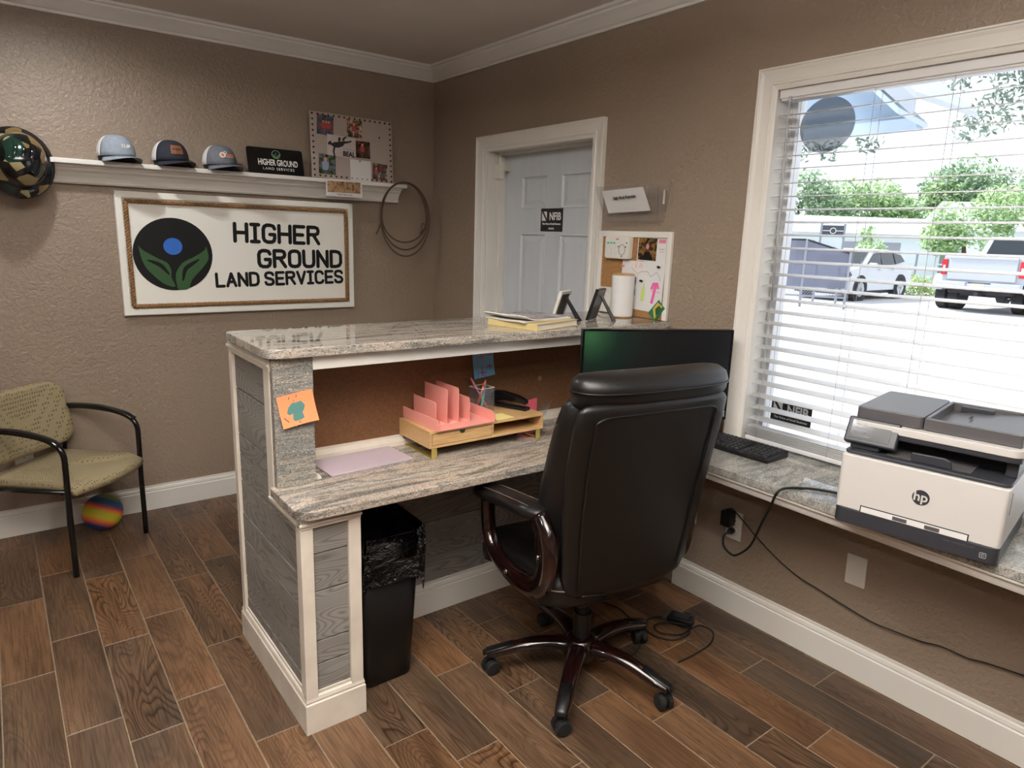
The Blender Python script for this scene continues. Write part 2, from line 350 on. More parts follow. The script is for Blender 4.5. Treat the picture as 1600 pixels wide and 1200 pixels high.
# casing helper in wall_east local frame (x right = -y, y into wall, z up)
E = -pi/2
CAS = [(0,0),(0,-.024),(.008,-.024),(.011,-.02),(.016,-.02),(.030,-.016),(.066,-.012),(.070,-.016),(.080,-.016),(.084,-.012),(.098,-.010),(.105,-.008),(.105,0)]
def casing(x0, x1, z0, z1, w=1.0, kind='top', sc=1.0):
    P = [(a*sc, b) for a, b in CAS]; W_ = .105*sc; mb = MB()
    if kind == 'top':   # outer edge at z1, mitred
        mb.loft([[(x0+a, b, z1-a) for a, b in P], [(x1-a, b, z1-a) for a, b in P]])
    elif kind == 'left': mb.loft([[(x0+a, b, z1-a) for a, b in P], [(x0+a, b, z0) for a, b in P]])
    else: mb.loft([[(x1-a, b, z1-a) for a, b in P], [(x1-a, b, z0) for a, b in P]])
    return mb
# door
dr = struct(bpy.data.objects.new('door_1', None)); COL.objects.link(dr); dr.rotation_euler = (0,0,E)
dx0, dx1 = .524, 1.596
for k in ('top','left','right'): obj('casing', casing(dx0, dx1, 0, 2.121, kind=k, sc=.82), 'trim_paint', dr)
a, b = -DY0, -DY1
jm = MB().box((a-.02,-.004,0),(a,.15,DZ)).box((b,-.004,0),(b+.02,.15,DZ)).box((a-.02,-.004,DZ),(b+.02,.15,DZ+.02)).box((a,.075,0),(a+.014,.118,DZ)).box((b-.014,.075,0),(b,.118,DZ)).box((a+.014,.075,DZ-.014),(b-.014,.118,DZ))
obj('door_jamb', jm, 'trim_paint', dr, bevel=.002)
leaf = MB().box((a+.008,.131,.01),(b-.008,.16,DZ-.01))
pan = []
for (pa, pb) in ((.80,1.03),(1.15,1.38)):
    for (qa, qb) in ((.20,.72),(.86,1.575),(1.715,1.895)): pan.append((pa,pb,qa,qb))
# stiles and rails proud of the panels
xs = [a+.008,.80,1.03,1.15,1.38,b-.008]; zs = [.01,.20,.72,.86,1.575,1.715,1.895,DZ-.01]
for i in (0,2,4): leaf.box((xs[i],.119,.01),(xs[i+1],.133,DZ-.01))
for i in (0,2,4,6):
    for j in (1,3): leaf.box((xs[j],.119,zs[i]),(xs[j+1],.133,zs[i+1]))
ld = obj('door_leaf', leaf, 'door_paint', dr)
for (pa,pb,qa,qb) in pan:
    def ring(i, y): return [(pa+i,y,qa+i),(pb-i,y,qa+i),(pb-i,y,qb-i),(pa+i,y,qb-i)]
    mb = MB().loft([ring(-.002,.119),ring(.004,.117),ring(.012,.127),ring(.022,.127),ring(.046,.1205)], False); mb.poly(ring(.046,.1205))
    obj('door_panel', mb, 'door_paint', dr)
for z in (.25,1.1): obj('hinge', B((a+.012,.10,z),(a+.022,.124,z+.09)), 'trim_paint', dr)
obj('door_bracket', MB().box((a+.002,.04,1.885),(a+.05,.075,1.962)).box((a+.03,.075,1.93),(a+.055,.12,1.985)), 'keypad_white', dr, bevel=.003)
obj('door_knob', MB().lathe([(.012,0),(.012,.03),(.026,.04),(.03,.055),(.024,.068),(.0,.07)], (0,0,0)), 'steel', dr, (b-.07,.119,.95), (pi/2,0,0), smooth=True)
# window
wd = struct(bpy.data.objects.new('window_1', None)); COL.objects.link(wd); wd.rotation_euler = (0,0,E)
wa, wb = -WY0, -WY1
for k in ('top','left','right'): obj('casing', casing(wa-.075, wb+.075, ZL, WZ1+.058, kind=k, sc=.74), 'trim_paint', wd)
obj('window_jamb', MB().box((wa-.02,-.002,WZ0),(wa,.15,WZ1)).box((wb,-.002,WZ0),(wb+.02,.15,WZ1)).box((wa-.02,-.002,WZ1),(wb+.02,.15,WZ1+.02)), 'trim_paint', wd)
obj('sash', MB().box((wa,.085,ZL),(wa+.035,.145,WZ1)).box((wb-.035,.085,ZL),(wb,.145,WZ1)).box((wa+.035,.085,WZ1-.04),(wb-.035,.145,WZ1)).box((wa+.035,.085,ZL),(wb-.035,.145,ZL+.03)), 'blind_white', wd, bevel=.003)
obj('pane', B((wa+.03,.113,ZL+.025),(wb-.03,.117,WZ1-.035)), 'window_glass', wd)
dc = tag(obj('window_decal', plate([(.105*cos(2*pi*i/48), .098*sin(2*pi*i/48)) for i in range(48)], -.0006, .0006), 'decal_film', None, (.109,-2.628,1.993), (0,0,E)), 'round grey see-through film stuck high on the window glass', 'sticker')
# blind
bl = thing('window_blind', 'white slatted blind with cords hanging inside the tall window', 'blind', (0,0,0), E)
bx0, bx1 = wa+.008, wb-.008
obj('headrail', MB().box((bx0,.01,2.078),(bx1,.062,2.122)).box((bx0-.004,.004,2.086),(bx1+.004,.012,2.131)), 'blind_white', bl, bevel=.003)
sl = MB().grid(lambda u, v: Vector((bx0+u*(bx1-bx0), (v-.5)*.05, .0012*(1-(2*v-1)**2))), 1, 6)
sm = sl.mesh('slat'); sm.materials.append(MATS['blind_white'])
for p in sm.polygons: p.use_smooth = True
z = 2.030; first = None
while z > .835:
    if first is None:
        first = obj('slat', sm, None, bl, (0,.036,z), (RAD(8),0,0), solid=.002)
    else:
        o = first.copy(); COL.objects.link(o); o.parent = bl; o.location = (random.uniform(-.004,.004),.036,z); o.rotation_euler = (RAD(8+random.uniform(-1.0,1.0)), random.uniform(-.001,.001), 0)
    z -= .0486
for i in range(6):
    o = first.copy(); COL.objects.link(o); o.parent = bl; o.location = (random.uniform(-.004,.004),.036,.795+i*.0068); o.rotation_euler = (0,0,0)
obj('bottom_rail', B((bx0,.011,.772),(bx1,.061,.790)), 'blind_white', bl, bevel=.003)
for cx in (2.545, 2.84, 3.08, 3.47, 3.9):
    mb = MB()
    for yy in (.0105, .0615): mb.tube([(cx,yy,2.08),(cx+(.012 if yy > .05 else 0),yy,.785)], .0009, 5)
    obj('ladder_cord', mb, 'cord_white', bl)
obj('tilt_wand', MB().cyl((2.535,.0,2.075),(2.552,.002,1.345),.004,k=8).cyl((2.535,.004,2.088),(2.535,0,2.07),.006,k=8), 'cord_white', bl, smooth=True)
# NFIB notices: one on the window glass, one on the door
def nfib(name, label, loc, rz, w, h, flip=False):
    t_ = thing(name, label, 'sticker', loc, rz)
    obj('film', B((-w/2,-.0008,-h/2),(w/2,.0008,h/2)), 'sticker_black', t_)
    s = w/.19; y = -.0012
    obj('emblem', MB().poly([(-.085*s,y,-.005*s),(-.047*s,y,-.005*s),(-.085*s,y,.045*s)]).poly([(-.085*s+.014*s,y,.046*s),(-.042*s,y,.046*s),(-.042*s,y,.006*s)]), 'logo_white', t_)
    text('lettering', 'NFIB', .058*s, 'logo_white', t_, (.03*s,y,.018*s), bold=.0016*s, sx=.84)
    text('lettering', 'The Voice of Small Business', .014*s, 'logo_white', t_, (0,y,-.022*s), bold=.0003)
    text('lettering', 'MEMBER', .013*s, 'logo_white', t_, (0,y,-.048*s), bold=.0003)
    return t_
nfib('membership_sticker', 'black square NFIB sticker on the grey panelled door', (.1170,-1.08,1.652), E, .187, .125)
nfib('window_sticker', 'black NFIB sticker low on the window glass behind the blind', (.110,-2.625,.889), E, .175, .082)

# ================================================================== reception desk
dk = thing('reception_desk', 'grey planked reception desk with white trim and raised bar', 'desk')
XE, YN, YF = -1.742, -2.192, -1.54
body = MB().box((XE+.012,YF,0),(-1.628,-1.985,1.165)).box((-1.628,-1.60,0),(-1.572,-2.0,.726)).box((XE+.012,-1.985,0),(-1.628,-2.0,.726)).box((XE+.012,-2.0,0),(-1.572,YN+.012,.726)).box((-1.628,-1.59,0),(-.003,-1.772,1.165))
obj('carcass', body, 'desk_trim_paint', dk)
zz = [.128,.178,.268,.42,.525,.655,.757,.832,1.002,1.14]
for i in range(len(zz)-1):
    y1 = -2.192 if zz[i] < .70 else -1.965
    top = min(zz[i+1], .70) if zz[i] < .6 or zz[i] == .655 else zz[i+1]
    if zz[i] == .655: # board notched around the desk top
        mb = slab([(0,0)]*0 or [(XE,YF-.03),(XE+.012,YF-.03),(XE+.012,-2.16),(XE,-2.16)], .6578, .698); obj('plank', mb, 'shiplap_wood', dk, bevel=.0012)
        obj('plank', slab([(XE,YF-.03),(XE+.012,YF-.03),(XE+.012,-1.88),(XE,-1.88)], .702, .755), 'shiplap_wood', dk, bevel=.0012); continue
    obj('plank', B((XE-random.uniform(0,.002),YF-.03,zz[i]+.0028),(XE+.012,y1+.03 if zz[i]<.7 else -1.93,top-.0028)), 'shiplap_wood', dk, bevel=.0012)
fz = [.125,.229,.308,.477,.602,.69]
for i in range(5): obj('plank', B((-1.715,YN-random.uniform(0,.002),fz[i]+.0022),(-1.603,YN+.014,fz[i+1]-.0022)), 'shiplap_wood', dk, bevel=.0012)
kz = [.135,.25,.405,.56,.724]
for i in range(4): obj('plank', B((-1.571,-1.79,kz[i]+.001),(-.003,-1.771,kz[i+1]-.001)), 'shiplap_wood', dk, bevel=.0012)
TP = 'desk_trim_paint'
for lo, hi in [((XE-.012,YF-.030,.12),(XE+.014,YF+.004,1.13)), ((XE-.010,-2.19,.12),(XE+.013,-2.158,.69)), ((XE-.010,-1.97,.69),(XE+.013,-1.915,1.13)),
               ((XE-.012,-2.204,.12),(-1.715,-2.178,.69)), ((-1.603,-2.204,.12),(-1.562,-2.178,.70))]:
    obj('trim_post', B(lo, hi), TP, dk, bevel=.002)
obj('trim_rail', MB().box((XE-.014,-1.985,1.13),(XE+.012,YF+.004,1.172)).box((XE-.019,-1.985,1.145),(XE+.01,YF+.006,1.155)), TP, dk, bevel=.002)
obj('trim_rail', MB().box((XE-.012,-2.19,.692),(XE+.012,-1.93,.727)).box((XE-.017,-2.21,.703),(XE,-1.93,.712)), TP, dk, bevel=.002)
obj('trim_rail', MB().box((XE-.012,-2.207,.692),(-1.562,-2.18,.727)).box((XE-.017,-2.213,.703),(-1.56,-2.19,.712)), TP, dk, bevel=.002)
def base_loop(pts, name='baseboard'):
    P = BBp; rings = []
    n = len(pts)
    for i, p in enumerate(pts):
        p = Vector(p).to_2d(); dirs = []
        if i > 0: dirs.append((p-Vector(pts[i-1]).to_2d()).normalized())
        if i < n-1: dirs.append((Vector(pts[i+1]).to_2d()-p).normalized())
        ns = [Vector((d.y, -d.x)) for d in dirs]; nn = ns[0] if len(ns) == 1 else (ns[0]+ns[1])/(1+ns[0].dot(ns[1]))
        rings.append([(p.x+nn.x*a, p.y+nn.y*a, b) for a, b in P])
    return MB().loft(rings)
obj('baseboard', base_loop([(-1.572,-1.79),(-1.572,-2.192),(XE,-2.192),(XE,YF),(-1.5,YF)][::-1]), TP, dk)
obj('baseboard', base_loop([(-1.556,-1.79),(-.017,-1.79)]), 'trim_paint', dk)
obj('cork_panel', B((-1.627,-1.778,.79),(-.003,-1.770,1.165)), 'cork_brown', dk)
obj('trim_rail', MB().prism([(-1.627,-1.778,ZL+.0005),(-1.627,-1.806,ZL+.0005),(-1.627,-1.804,.775),(-1.627,-1.79,.79),(-1.627,-1.778,.795)], (1.624,0,0)), TP, dk)
obj('trim_rail', B((-1.626,-2.012,1.130),(-.003,-1.992,1.1745)), 'trim_paint', dk, bevel=.001)
lab(obj('granite_upright', slab(rrect(.127,.03,.004,2,-1.6885,-1.995), ZL+.0005, 1.1745), 'granite_upright', dk), 'upright grey granite slab')
obj('corner_bracket', MB().prism([(-1.624,-1.992,ZL+.001),(-1.60,-1.992,ZL+.001),(-1.606,-1.992,.773),(-1.624,-1.992,.781)], (0,.02,0)), 'outlet_white', dk)
obj('nail_hole_patch', MB().lathe([(.012,0),(.009,.002),(.0,.003)], k=10), 'cork_tan', dk, (-.505,-1.778,.945), (pi/2,0,0), smooth=True)
def arc(cx, cy, r, a0, a1, n=6): return [(cx+r*cos(a0+(a1-a0)*i/n), cy+r*sin(a0+(a1-a0)*i/n)) for i in range(n+1)]
bar = arc(-1.775+.05,-2.035+.05,.05,pi,1.5*pi)+[(-.003,-2.074),(-.003,-1.585),]+arc(-1.775+.02,-1.583-.02,.02,pi/2,pi)
tag(obj('granite_bar_top', slab(bar, 1.175, ZB), 'granite', bevel=.004, seg=3), 'polished streaky granite bar top on the raised part of the desk', 'countertop')
low = arc(-1.768+.05,-2.238+.05,.05,pi,1.5*pi)+[(-.86,-2.264),(-.358,-2.266),(-.358,-2.30),(-.003,-2.30),(-.003,-1.776),(-1.626,-1.776),(-1.626,-1.978),(-1.766,-1.978)]
tag(obj('granite_desk_top', slab(low, .7290, ZL), 'granite_desk', bevel=.004, seg=3), 'lower granite desk top with pinkish streaks under the cork panel', 'countertop')
ct = slab([(-.352,-2.302),(-.388,-4.3),(.0,-4.3),(.0,WY1+.001),(.082,WY1+.001),(.082,WY0-.001),(-.001,WY0-.001),(-.001,-2.302)], .729, ZL)
wc = thing('granite_window_counter', 'grey granite counter running under the window beside the printer', 'countertop')
obj('slab', ct, 'granite_window', wc, bevel=.003)
AP = [(0,0),(-.006,0),(-.010,.008),(-.014,.022),(-.024,.030),(-.026,.037),(0,.037)]
obj('apron', MB().loft([[(-.325+a,-2.30,.691+b) for a, b in AP],[(-.36+a,-4.3,.691+b) for a, b in AP]]), 'trim_paint', wc)
obj('underside', MB().prism([(-.327,-2.30,.700),(-.36,-4.3,.700),(-.002,-4.3,.700),(-.002,-2.30,.700)], (0,0,.028)), 'desk_trim_paint', wc)
for y in (-2.62,-3.12): obj('screw_knob', MB().lathe([(.004,0),(.004,-.012),(.009,-.014),(.009,-.024),(.0,-.026)], (-.30,y,.700), 10), 'black_plastic', wc, smooth=True)

# ================================================================== sign wall
sh = thing('wall_shelf', 'long white moulded ledge shelf on the taupe wall above the sign', 'shelf')
SP = [(0,0),(-.030,0),(-.034,.008),(-.030,.014),(-.036,.03),(-.050,.052),(-.066,.062),(-.070,.07),(-.084,.076),(-.088,.084),(-.106,.086),(-.118,.09),(-.118,.108),(0,.108)]
obj('moulding', MB().prism([(-2.115,a-.0005,1.742+b) for a, b in SP[:11]]+[(-2.115,-.0005,1.742+.086)], (1.835,0,0)), 'trim_paint', sh)
obj('ledge', B((-2.125,-.12,1.8285),(-.262,-.0005,1.8515)), 'trim_paint', sh, bevel=.003)
# big painted sign
sg = thing('company_sign', 'large framed white wooden sign reading HIGHER GROUND LAND SERVICES', 'sign', (-1.229,0,1.405))
SW, SH = 1.276, .63
obj('board', B((-SW/2+.03,-.024,-SH/2+.03),(SW/2-.03,-.001,SH/2-.03)), 'sign_white', sg)
fr = MB()
for q in range(4):
    c_, s_ = [(1,0),(0,1),(-1,0),(0,-1)][q]
rin = lambda i, y: [(-SW/2+i,y,-SH/2+i),(SW/2-i,y,-SH/2+i),(SW/2-i,y,SH/2-i),(-SW/2+i,y,SH/2-i)]
fr.loft([rin(0,-.001),rin(0,-.03),rin(.004,-.034),rin(.031,-.034),rin(.034,-.024)], False)
obj('frame', fr, 'sign_white', sg)
# twisted rope border: three strands
hw, hh = SW/2-.047, SH/2-.048; loop = []
N = 620; per = 4*(hw+hh)
def rp(d):
    d %= per
    for (x0_,z0_,x1_,z1_) in ((-hw,-hh,hw,-hh),(hw,-hh,hw,hh),(hw,hh,-hw,hh),(-hw,hh,-hw,-hh)):
        L_ = abs(x1_-x0_)+abs(z1_-z0_)
        if d <= L_: return Vector((x0_+(x1_-x0_)*d/L_, -.031, z0_+(z1_-z0_)*d/L_)), Vector(((x1_-x0_)/L_, 0, (z1_-z0_)/L_))
        d -= L_
    return rp(0)
for s_ in range(3):
    pth = []
    for i in range(N):
        p, d = rp(per*i/N); n1 = Vector((0,1,0)); n2 = d.cross(n1); a = 2*pi*(i/N*74)+s_*2*pi/3
        pth.append(p+n1*(.0064*cos(a))+n2*(.0064*sin(a)))
    obj('rope_strand', MB().tube(pth, .0060, 6, True), 'rope_fibre', sg, smooth=True)
# emblem: black disc, blue sun, two leaves
def cx_(px, pz): return px+1.229, pz-1.405
ex, ez = cx_(-1.611,1.407)
def disc(x, z, rx, rz_, y, d=.0015, k=48): return plate([(x+rx*cos(2*pi*i/k), z+rz_*sin(2*pi*i/k)) for i in range(k)], y, y-d)
obj('emblem', disc(ex, ez, .194, .190, -.0242), 'sign_black', sg)
def leafset(parent, ex, ez, s, y, green='leaf_green', dark='sign_black', blue='emblem_blue', lw=1):
    L = [(-.165,.045),(-.145,.02),(-.08,-.02),(-.035,-.045),(-.018,-.085),(-.02,-.12),(-.005,-.17),(-.055,-.155),(-.105,-.11),(-.14,-.065),(-.158,-.01)]
    Rr = [(.165,.045),(.15,.02),(.10,-.012),(.04,-.045),(.004,-.10),(.004,-.16),(.012,-.185),(.06,-.182),(.085,-.13),(.14,-.07),(.172,-.02)]
    def smooth_poly(P):
        pts = [(x, 0, z) for x, z in P]; q = bez(pts+[pts[0]], 5)[:-1]; return [(ex+p.x*s, ez+p.z*s) for p in q]
    for P in (L, Rr): obj('emblem_leaf', plate(smooth_poly(P), y, y-.0008), green, parent)
    for c in ([(-.13,-.03),(-.09,-.045),(-.06,-.065),(-.03,-.105)], [(.125,-.025),(.085,-.05),(.05,-.08),(.035,-.14)]):
        pp = bez([(ex+x*s, y-.0012, ez+z*s) for x, z in c], 4); k = len(pp)
        obj('emblem_vein', MB().tube(pp, [.0006*s*4+.0085*s*sin(pi*(i+.3)/(k+.3)) for i in range(k)], 6, False, flat=(0,0,1), rb=.0006), dark, parent)
    obj('emblem_sun', disc(ex-.002*s, ez+.042*s, .046*s, .044*s, y, .0008, 28), blue, parent)
leafset(sg, ex, ez, 1.0, -.0258)
# stroke lettering with rounded ends
G = {'H':[[(0,0),(0,1)],[(.62,0),(.62,1)],[(0,.5),(.62,.5)]], 'I':[[(0,0),(.4,0)],[(.2,0),(.2,1)],[(0,1),(.4,1)]],
 'G':[[(.62,.8),(.55,.95),(.4,1),(.2,1),(.06,.92),(0,.75),(0,.25),(.06,.08),(.2,0),(.45,0),(.58,.08),(.62,.25),(.62,.45),(.36,.45)]],
 'E':[[(.55,0),(0,0),(0,1),(.55,1)],[(0,.5),(.48,.5)]], 'R':[[(0,0),(0,1),(.4,1),(.55,.94),(.6,.78),(.56,.62),(.42,.54),(0,.54)],[(.3,.54),(.62,0)]],
 'O':[[(.3,0),(.12,.03),(.02,.14),(0,.3),(0,.7),(.02,.86),(.12,.97),(.3,1),(.48,.97),(.58,.86),(.6,.7),(.6,.3),(.58,.14),(.48,.03),(.3,0)]],
 'U':[[(0,1),(0,.28),(.04,.1),(.15,.01),(.3,0),(.45,.01),(.56,.1),(.6,.28),(.6,1)]], 'N':[[(0,0),(0,1),(.58,0),(.58,1)]],
 'D':[[(0,0),(0,1),(.3,1),(.5,.94),(.6,.75),(.6,.25),(.5,.06),(.3,0),(0,0)]], 'L':[[(0,1),(0,0),(.5,0)]], 'A':[[(0,0),(.3,1),(.6,0)],[(.1,.33),(.5,.33)]],
 'S':[[(.58,.82),(.5,.96),(.35,1),(.2,1),(.06,.94),(0,.78),(.05,.6),(.2,.53),(.4,.48),(.54,.4),(.6,.22),(.53,.06),(.4,0),(.2,0),(.06,.05),(0,.2)]],
 'V':[[(0,1),(.3,0),(.6,1)]], 'C':[[(.58,.8),(.5,.95),(.35,1),(.2,1),(.06,.92),(0,.75),(0,.25),(.06,.08),(.2,0),(.38,0),(.52,.05),(.6,.2)]]}
def strokes(word, x0, x1, z0, h, w, y):
    wid = {c: max(p[0] for s in G[c] for p in s) if c != ' ' else .06 for c in set(word)}
    gap = .25; tot = sum(wid[c] for c in word)+gap*(len(word)-1); k = (x1-x0)/tot; mb = MB(); x = x0; dd = 0
    for ch in word:
        for st in G.get(ch, []):
            pts = [Vector((x+a*k, y, z0+b*h)) for a, b in st]
            for i in range(len(pts)-1):
                a, b = pts[i], pts[i+1]; d = (b-a).normalized(); n = Vector((-d.z,0,d.x))*w; a0 = math.atan2(d.z, d.x); dd += 1
                yo = Vector((0, -.00002*(dd % 9), 0))
                cap = [a+yo+Vector((cos(a0+pi/2+pi*q/6), 0, sin(a0+pi/2+pi*q/6)))*w for q in range(7)]+[b+yo+Vector((cos(a0-pi/2+pi*q/6), 0, sin(a0-pi/2+pi*q/6)))*w for q in range(7)]
                mb.poly(cap)
        x += (wid[ch]+gap)*k
    return mb
obj('lettering', strokes('HIGHER', -.065, .417, .078, .094, .0103, -.0252), 'sign_black', sg, (0,0,0), (0,RAD(.8),0))
obj('lettering', strokes('GROUND', .062, .555, -.063, .090, .0103, -.0252), 'sign_black', sg)
obj('lettering', strokes('LAND SERVICES', -.176, .560, -.168, .068, .0082, -.0252), 'sign_black', sg, (0,0,0), (0,RAD(-1),0))
# hard hat hung on the shelf end
hp = thing('hard_hat', 'glossy camouflage full brim hard hat hung at the shelf end', 'hard hat', (-2.252,-.130,1.812))
hp.rotation_euler = (RAD(72), RAD(12), RAD(6))
HR = [(.150,0),(.153,.004),(.150,.009),(.128,.016),(.114,.024),(.110,.05),(.102,.085),(.082,.118),(.05,.138),(.02,.145),(.0005,.146)]
obj('shell', MB().lathe(HR, k=48, sx=.92, sy=1.08), 'camo', hp, smooth=True, solid=.003)
for x in (-.03, 0, .03):
    obj('ridge', MB().tube(bez([(x*1.2,-.095,.062),(x*1.1,-.06,.118+.004),(x,0,.147),(x*1.1,.06,.122),(x*1.2,.095,.066)],5), .007, 6, flat=(1,0,0), rb=.004), 'camo', hp, smooth=True)
obj('rim', MB().tube([(.141*cos(2*pi*i/40), .165*sin(2*pi*i/40), .003) for i in range(40)], .004, 6, True), 'black_gloss', hp, smooth=True)
obj('hook', MB().tube([(0,.03,.02),(0,.04,-.04),(0,.05,-.09)], .004, 6), 'steel', hp)
# caps
def cap(name, label, x, crown, brimm, rz, logo, group='baseball caps on the shelf'):
    t_ = thing(name, label, 'cap', (x,-.093,1.8518), rz)
    def dome(u, v, r=1.0):
        a = u*2*pi; ph = v*pi/2; k = 1-.0*v
        rx = .083*r; ry = .098*r
        zz_ = .022+.104*(sin(ph)**.9 if ph > 0 else 0); rr = cos(ph)**.72 if v < 1 else 0
        front = max(0, -sin(a)); return Vector((rx*rr*cos(a), .002+ry*.92*rr*sin(a)*(1-.06*v), zz_*(1+.06*front*(1-v))))
    def sector(a0, a1, nu):
        return MB().grid(lambda u, v: dome((a0+(a1-a0)*u)/(2*pi), v*.999), nu, 10)
    obj('front_panel', sector(pi*1.02, pi*1.98, 24), crown, t_, smooth=True, solid=.002)
    obj('mesh_back', sector(-.02*pi, pi*1.02, 24), 'cap_mesh', t_, smooth=True, solid=.002)
    def br(u, v):
        a = pi*1.06+u*pi*.88; c_, s_ = cos(a), sin(a)
        rx = .080+.012*v; ry = .088+.070*v*(.35+.65*abs(s_))
        x_ = rx*c_; return Vector((x_, ry*s_, .024+.004*v-2.9*x_*x_*(.5+.5*v)-.010*v))
    obj('brim', MB().grid(br, 20, 5), brimm, t_, smooth=True, solid=.003)
    obj('button', MB().lathe([(.007,0),(.005,.004),(.0005,.005)], (0,.0,.122), 10), crown, t_, smooth=True)
    obj('sweatband', MB().lathe([(.076,.002),(.078,.024)], k=24, cap=False, sy=1.1), 'cap_inside', t_)
    logo(t_)
    return t_
def cap_pt(da, v, out=0):
    ph = v*pi/2; rr = cos(ph)**.72; a = -pi/2+da; k = 1+out
    return Vector((.083*k*rr*cos(a), .002+.098*.92*k*rr*sin(a)*(1-.06*v), (.022+.104*sin(ph)**.9)*(1+.06*max(0,-sin(a))*(1-v))))
def cap_rot(da, v):
    d = cap_pt(da, v+.03)-cap_pt(da, v-.03); return (math.atan2(d.z, Vector((d.x,d.y)).length), 0, da*1.05)
def patch(a0, a1, v0, v1, out): return MB().grid(lambda u, w: cap_pt(a0+(a1-a0)*u, v0+(v1-v0)*w, out), 8, 6)
def logo1(t_):
    text('lettering', 'ELIP', .024, 'logo_white', t_, cap_pt(-.02,.26,.03), cap_rot(-.02,.26), bold=.0005, ext=.001)
def logo2(t_):
    obj('patch', patch(-.60,.12,.17,.47,.035), 'leather_patch', t_, solid=.002)
    obj('patch_mark', patch(-.36,-.02,.30,.335,.05), 'cap_inside', t_); obj('patch_mark', patch(-.48,-.40,.29,.345,.05), 'cap_inside', t_)
def logo3(t_):
    P = cap_pt(-.46,.27,.03); r_ = cap_rot(-.46,.27)
    obj('emblem', MB().tube([(.012*cos(a/12*2*pi), .012*sin(a/12*2*pi), 0) for a in range(12)], .0042, 6, True).tube([(.012+.007*cos(a/9*2*pi), .012+.007*sin(a/9*2*pi), .001) for a in range(9)], .0018, 5, True), 'logo_white', t_, P, r_, smooth=True)
    obj('emblem_core', MB().lathe([(.009,0),(.007,.002),(.0005,.003)], k=12), 'logo_orange', t_, P, r_, smooth=True)
    obj('emblem_bar', patch(-.24,.30,.235,.32,.03), 'logo_orange', t_, solid=.0015); obj('emblem_line', patch(-.34,.28,.205,.22,.032), 'logo_white', t_, solid=.0015)
cap('trucker_cap', 'light grey trucker cap with white mesh nearest the hard hat', -1.848, 'cap_grey', 'cap_grey', RAD(24), logo1)
cap('trucker_cap', 'navy trucker cap with a square leather patch on its front', -1.606, 'cap_navy', 'cap_navy', RAD(24), logo2)
cap('trucker_cap', 'grey trucker cap with a small orange and white emblem', -1.368, 'cap_charcoal', 'cap_charcoal', RAD(22), logo3)
# licence-plate style sign on the shelf
lp = thing('vanity_plate', 'small black HIGHER GROUND plate leaning on the shelf beside the caps', 'plate', (-1.062,-.085,1.853)); lp.rotation_euler = (RAD(-14),0,0)
obj('plate', plate(rrect(.312,.146,.014,4,0,.073), -.001, .001), 'black_gloss', lp)
obj('emblem', MB().tube([(.005+.023*cos(2*pi*i/24), -.0016, .112+.0225*sin(2*pi*i/24)) for i in range(24)], .0014, 5, True), 'leaf_bright', lp)
mat('plate_leaf', (96,150,80), .4); leafset(lp, .005, .112, .118, -.0014, 'plate_leaf', 'black_gloss', 'emblem_blue')
text('lettering', 'HIGHER GROUND', .047, 'logo_white', lp, (.012,-.0016,.064), bold=.0011, sx=.575)
text('lettering', 'LAND SERVICES', .021, 'logo_white', lp, (.012,-.0016,.030), sx=.98, space=1.25)
for sx_ in (-.105,.11): obj('bolt_slot', disc(sx_, .130, .006, .002, -.0012, .0006, 12), 'outlet_dark', lp)
# studded pin board
pb = thing('pin_board', 'blush pin board with dark studs leaning on the shelf end', 'board', (-.592,-.060,1.853)); pb.rotation_euler = (RAD(-4.5), RAD(.6), 0)
PBW, PBH = .52, .372
obj('panel', B((-PBW/2,-.008,0),(PBW/2,.008,PBH)), 'pinboard', pb, bevel=.003)
sd = MB().lathe([(.0062,0),(.0052,.0026),(.0005,.0042)], k=8).mesh('stud'); sd.materials.append(MATS['dark_brass'])
for p in sd.polygons: p.use_smooth = True
st = [(-PBW/2+.014+i*(PBW-.028)/15, PBH-.014) for i in range(16)]+[(-PBW/2+.014+i*(PBW-.028)/15, .014) for i in range(16)]
st += [(s_*(PBW/2-.014), .014+i*(PBH-.028)/11) for s_ in (-1,1) for i in range(1,11)]
for x, z in st: obj('stud', sd, None, pb, (x,-.008,z), (pi/2,0,0))
def pinned(name, label, m, x, z, w, h, rot=0, cat='photo', parent_loc=None, y=-.0095, group=None, T=.0008):
    """flat print that hangs on the pin board: world placed, top-level"""
    M = pb.matrix_basis
    o = tag(obj(name, B((-w/2,-T,-h/2),(w/2,T,h/2)), m), label, cat, group)
    o.matrix_world = Matrix.Translation(pb.location) @ pb.rotation_euler.to_matrix().to_4x4() @ Matrix.Translation((x,y,z)) @ Matrix.Rotation(RAD(rot),4,'Y')
    return o
G1 = 'snapshots on the blush pin board'
def figure(o, x, z, k, m):
    obj('figure', MB().prism([(x-.009*k,-.0010,z),(x-.013*k,-.0010,z+.022*k),(x-.007*k,-.0010,z+.030*k),(x+.007*k,-.0010,z+.030*k),(x+.013*k,-.0010,z+.022*k),(x+.009*k,-.0010,z)], (0,-.0004,0)), m, o)
    obj('figure_head', disc(x, z+.036*k, .0062*k, .0075*k, -.0010, .0004, 12), 'skin_tone', o)
mat('shirt_red', (176,66,62), .5); mat('shirt_pale', (150,160,186), .5)
_o = pinned('photo', 'snapshot with red figures by blue water, top left of the pin board', 'photo_water', -.170,.300,.100,.112, 3, group=G1); [figure(_o, fx, -.018, 1.0, 'shirt_red') for fx in (-.012,.006,.022)]
_o = pinned('photo', 'snapshot of a group around a table, top centre of the pin board', 'photo_party', .012,.302,.094,.102, 2, group=G1); figure(_o, -.004, -.018, 1.2, 'shirt_red')
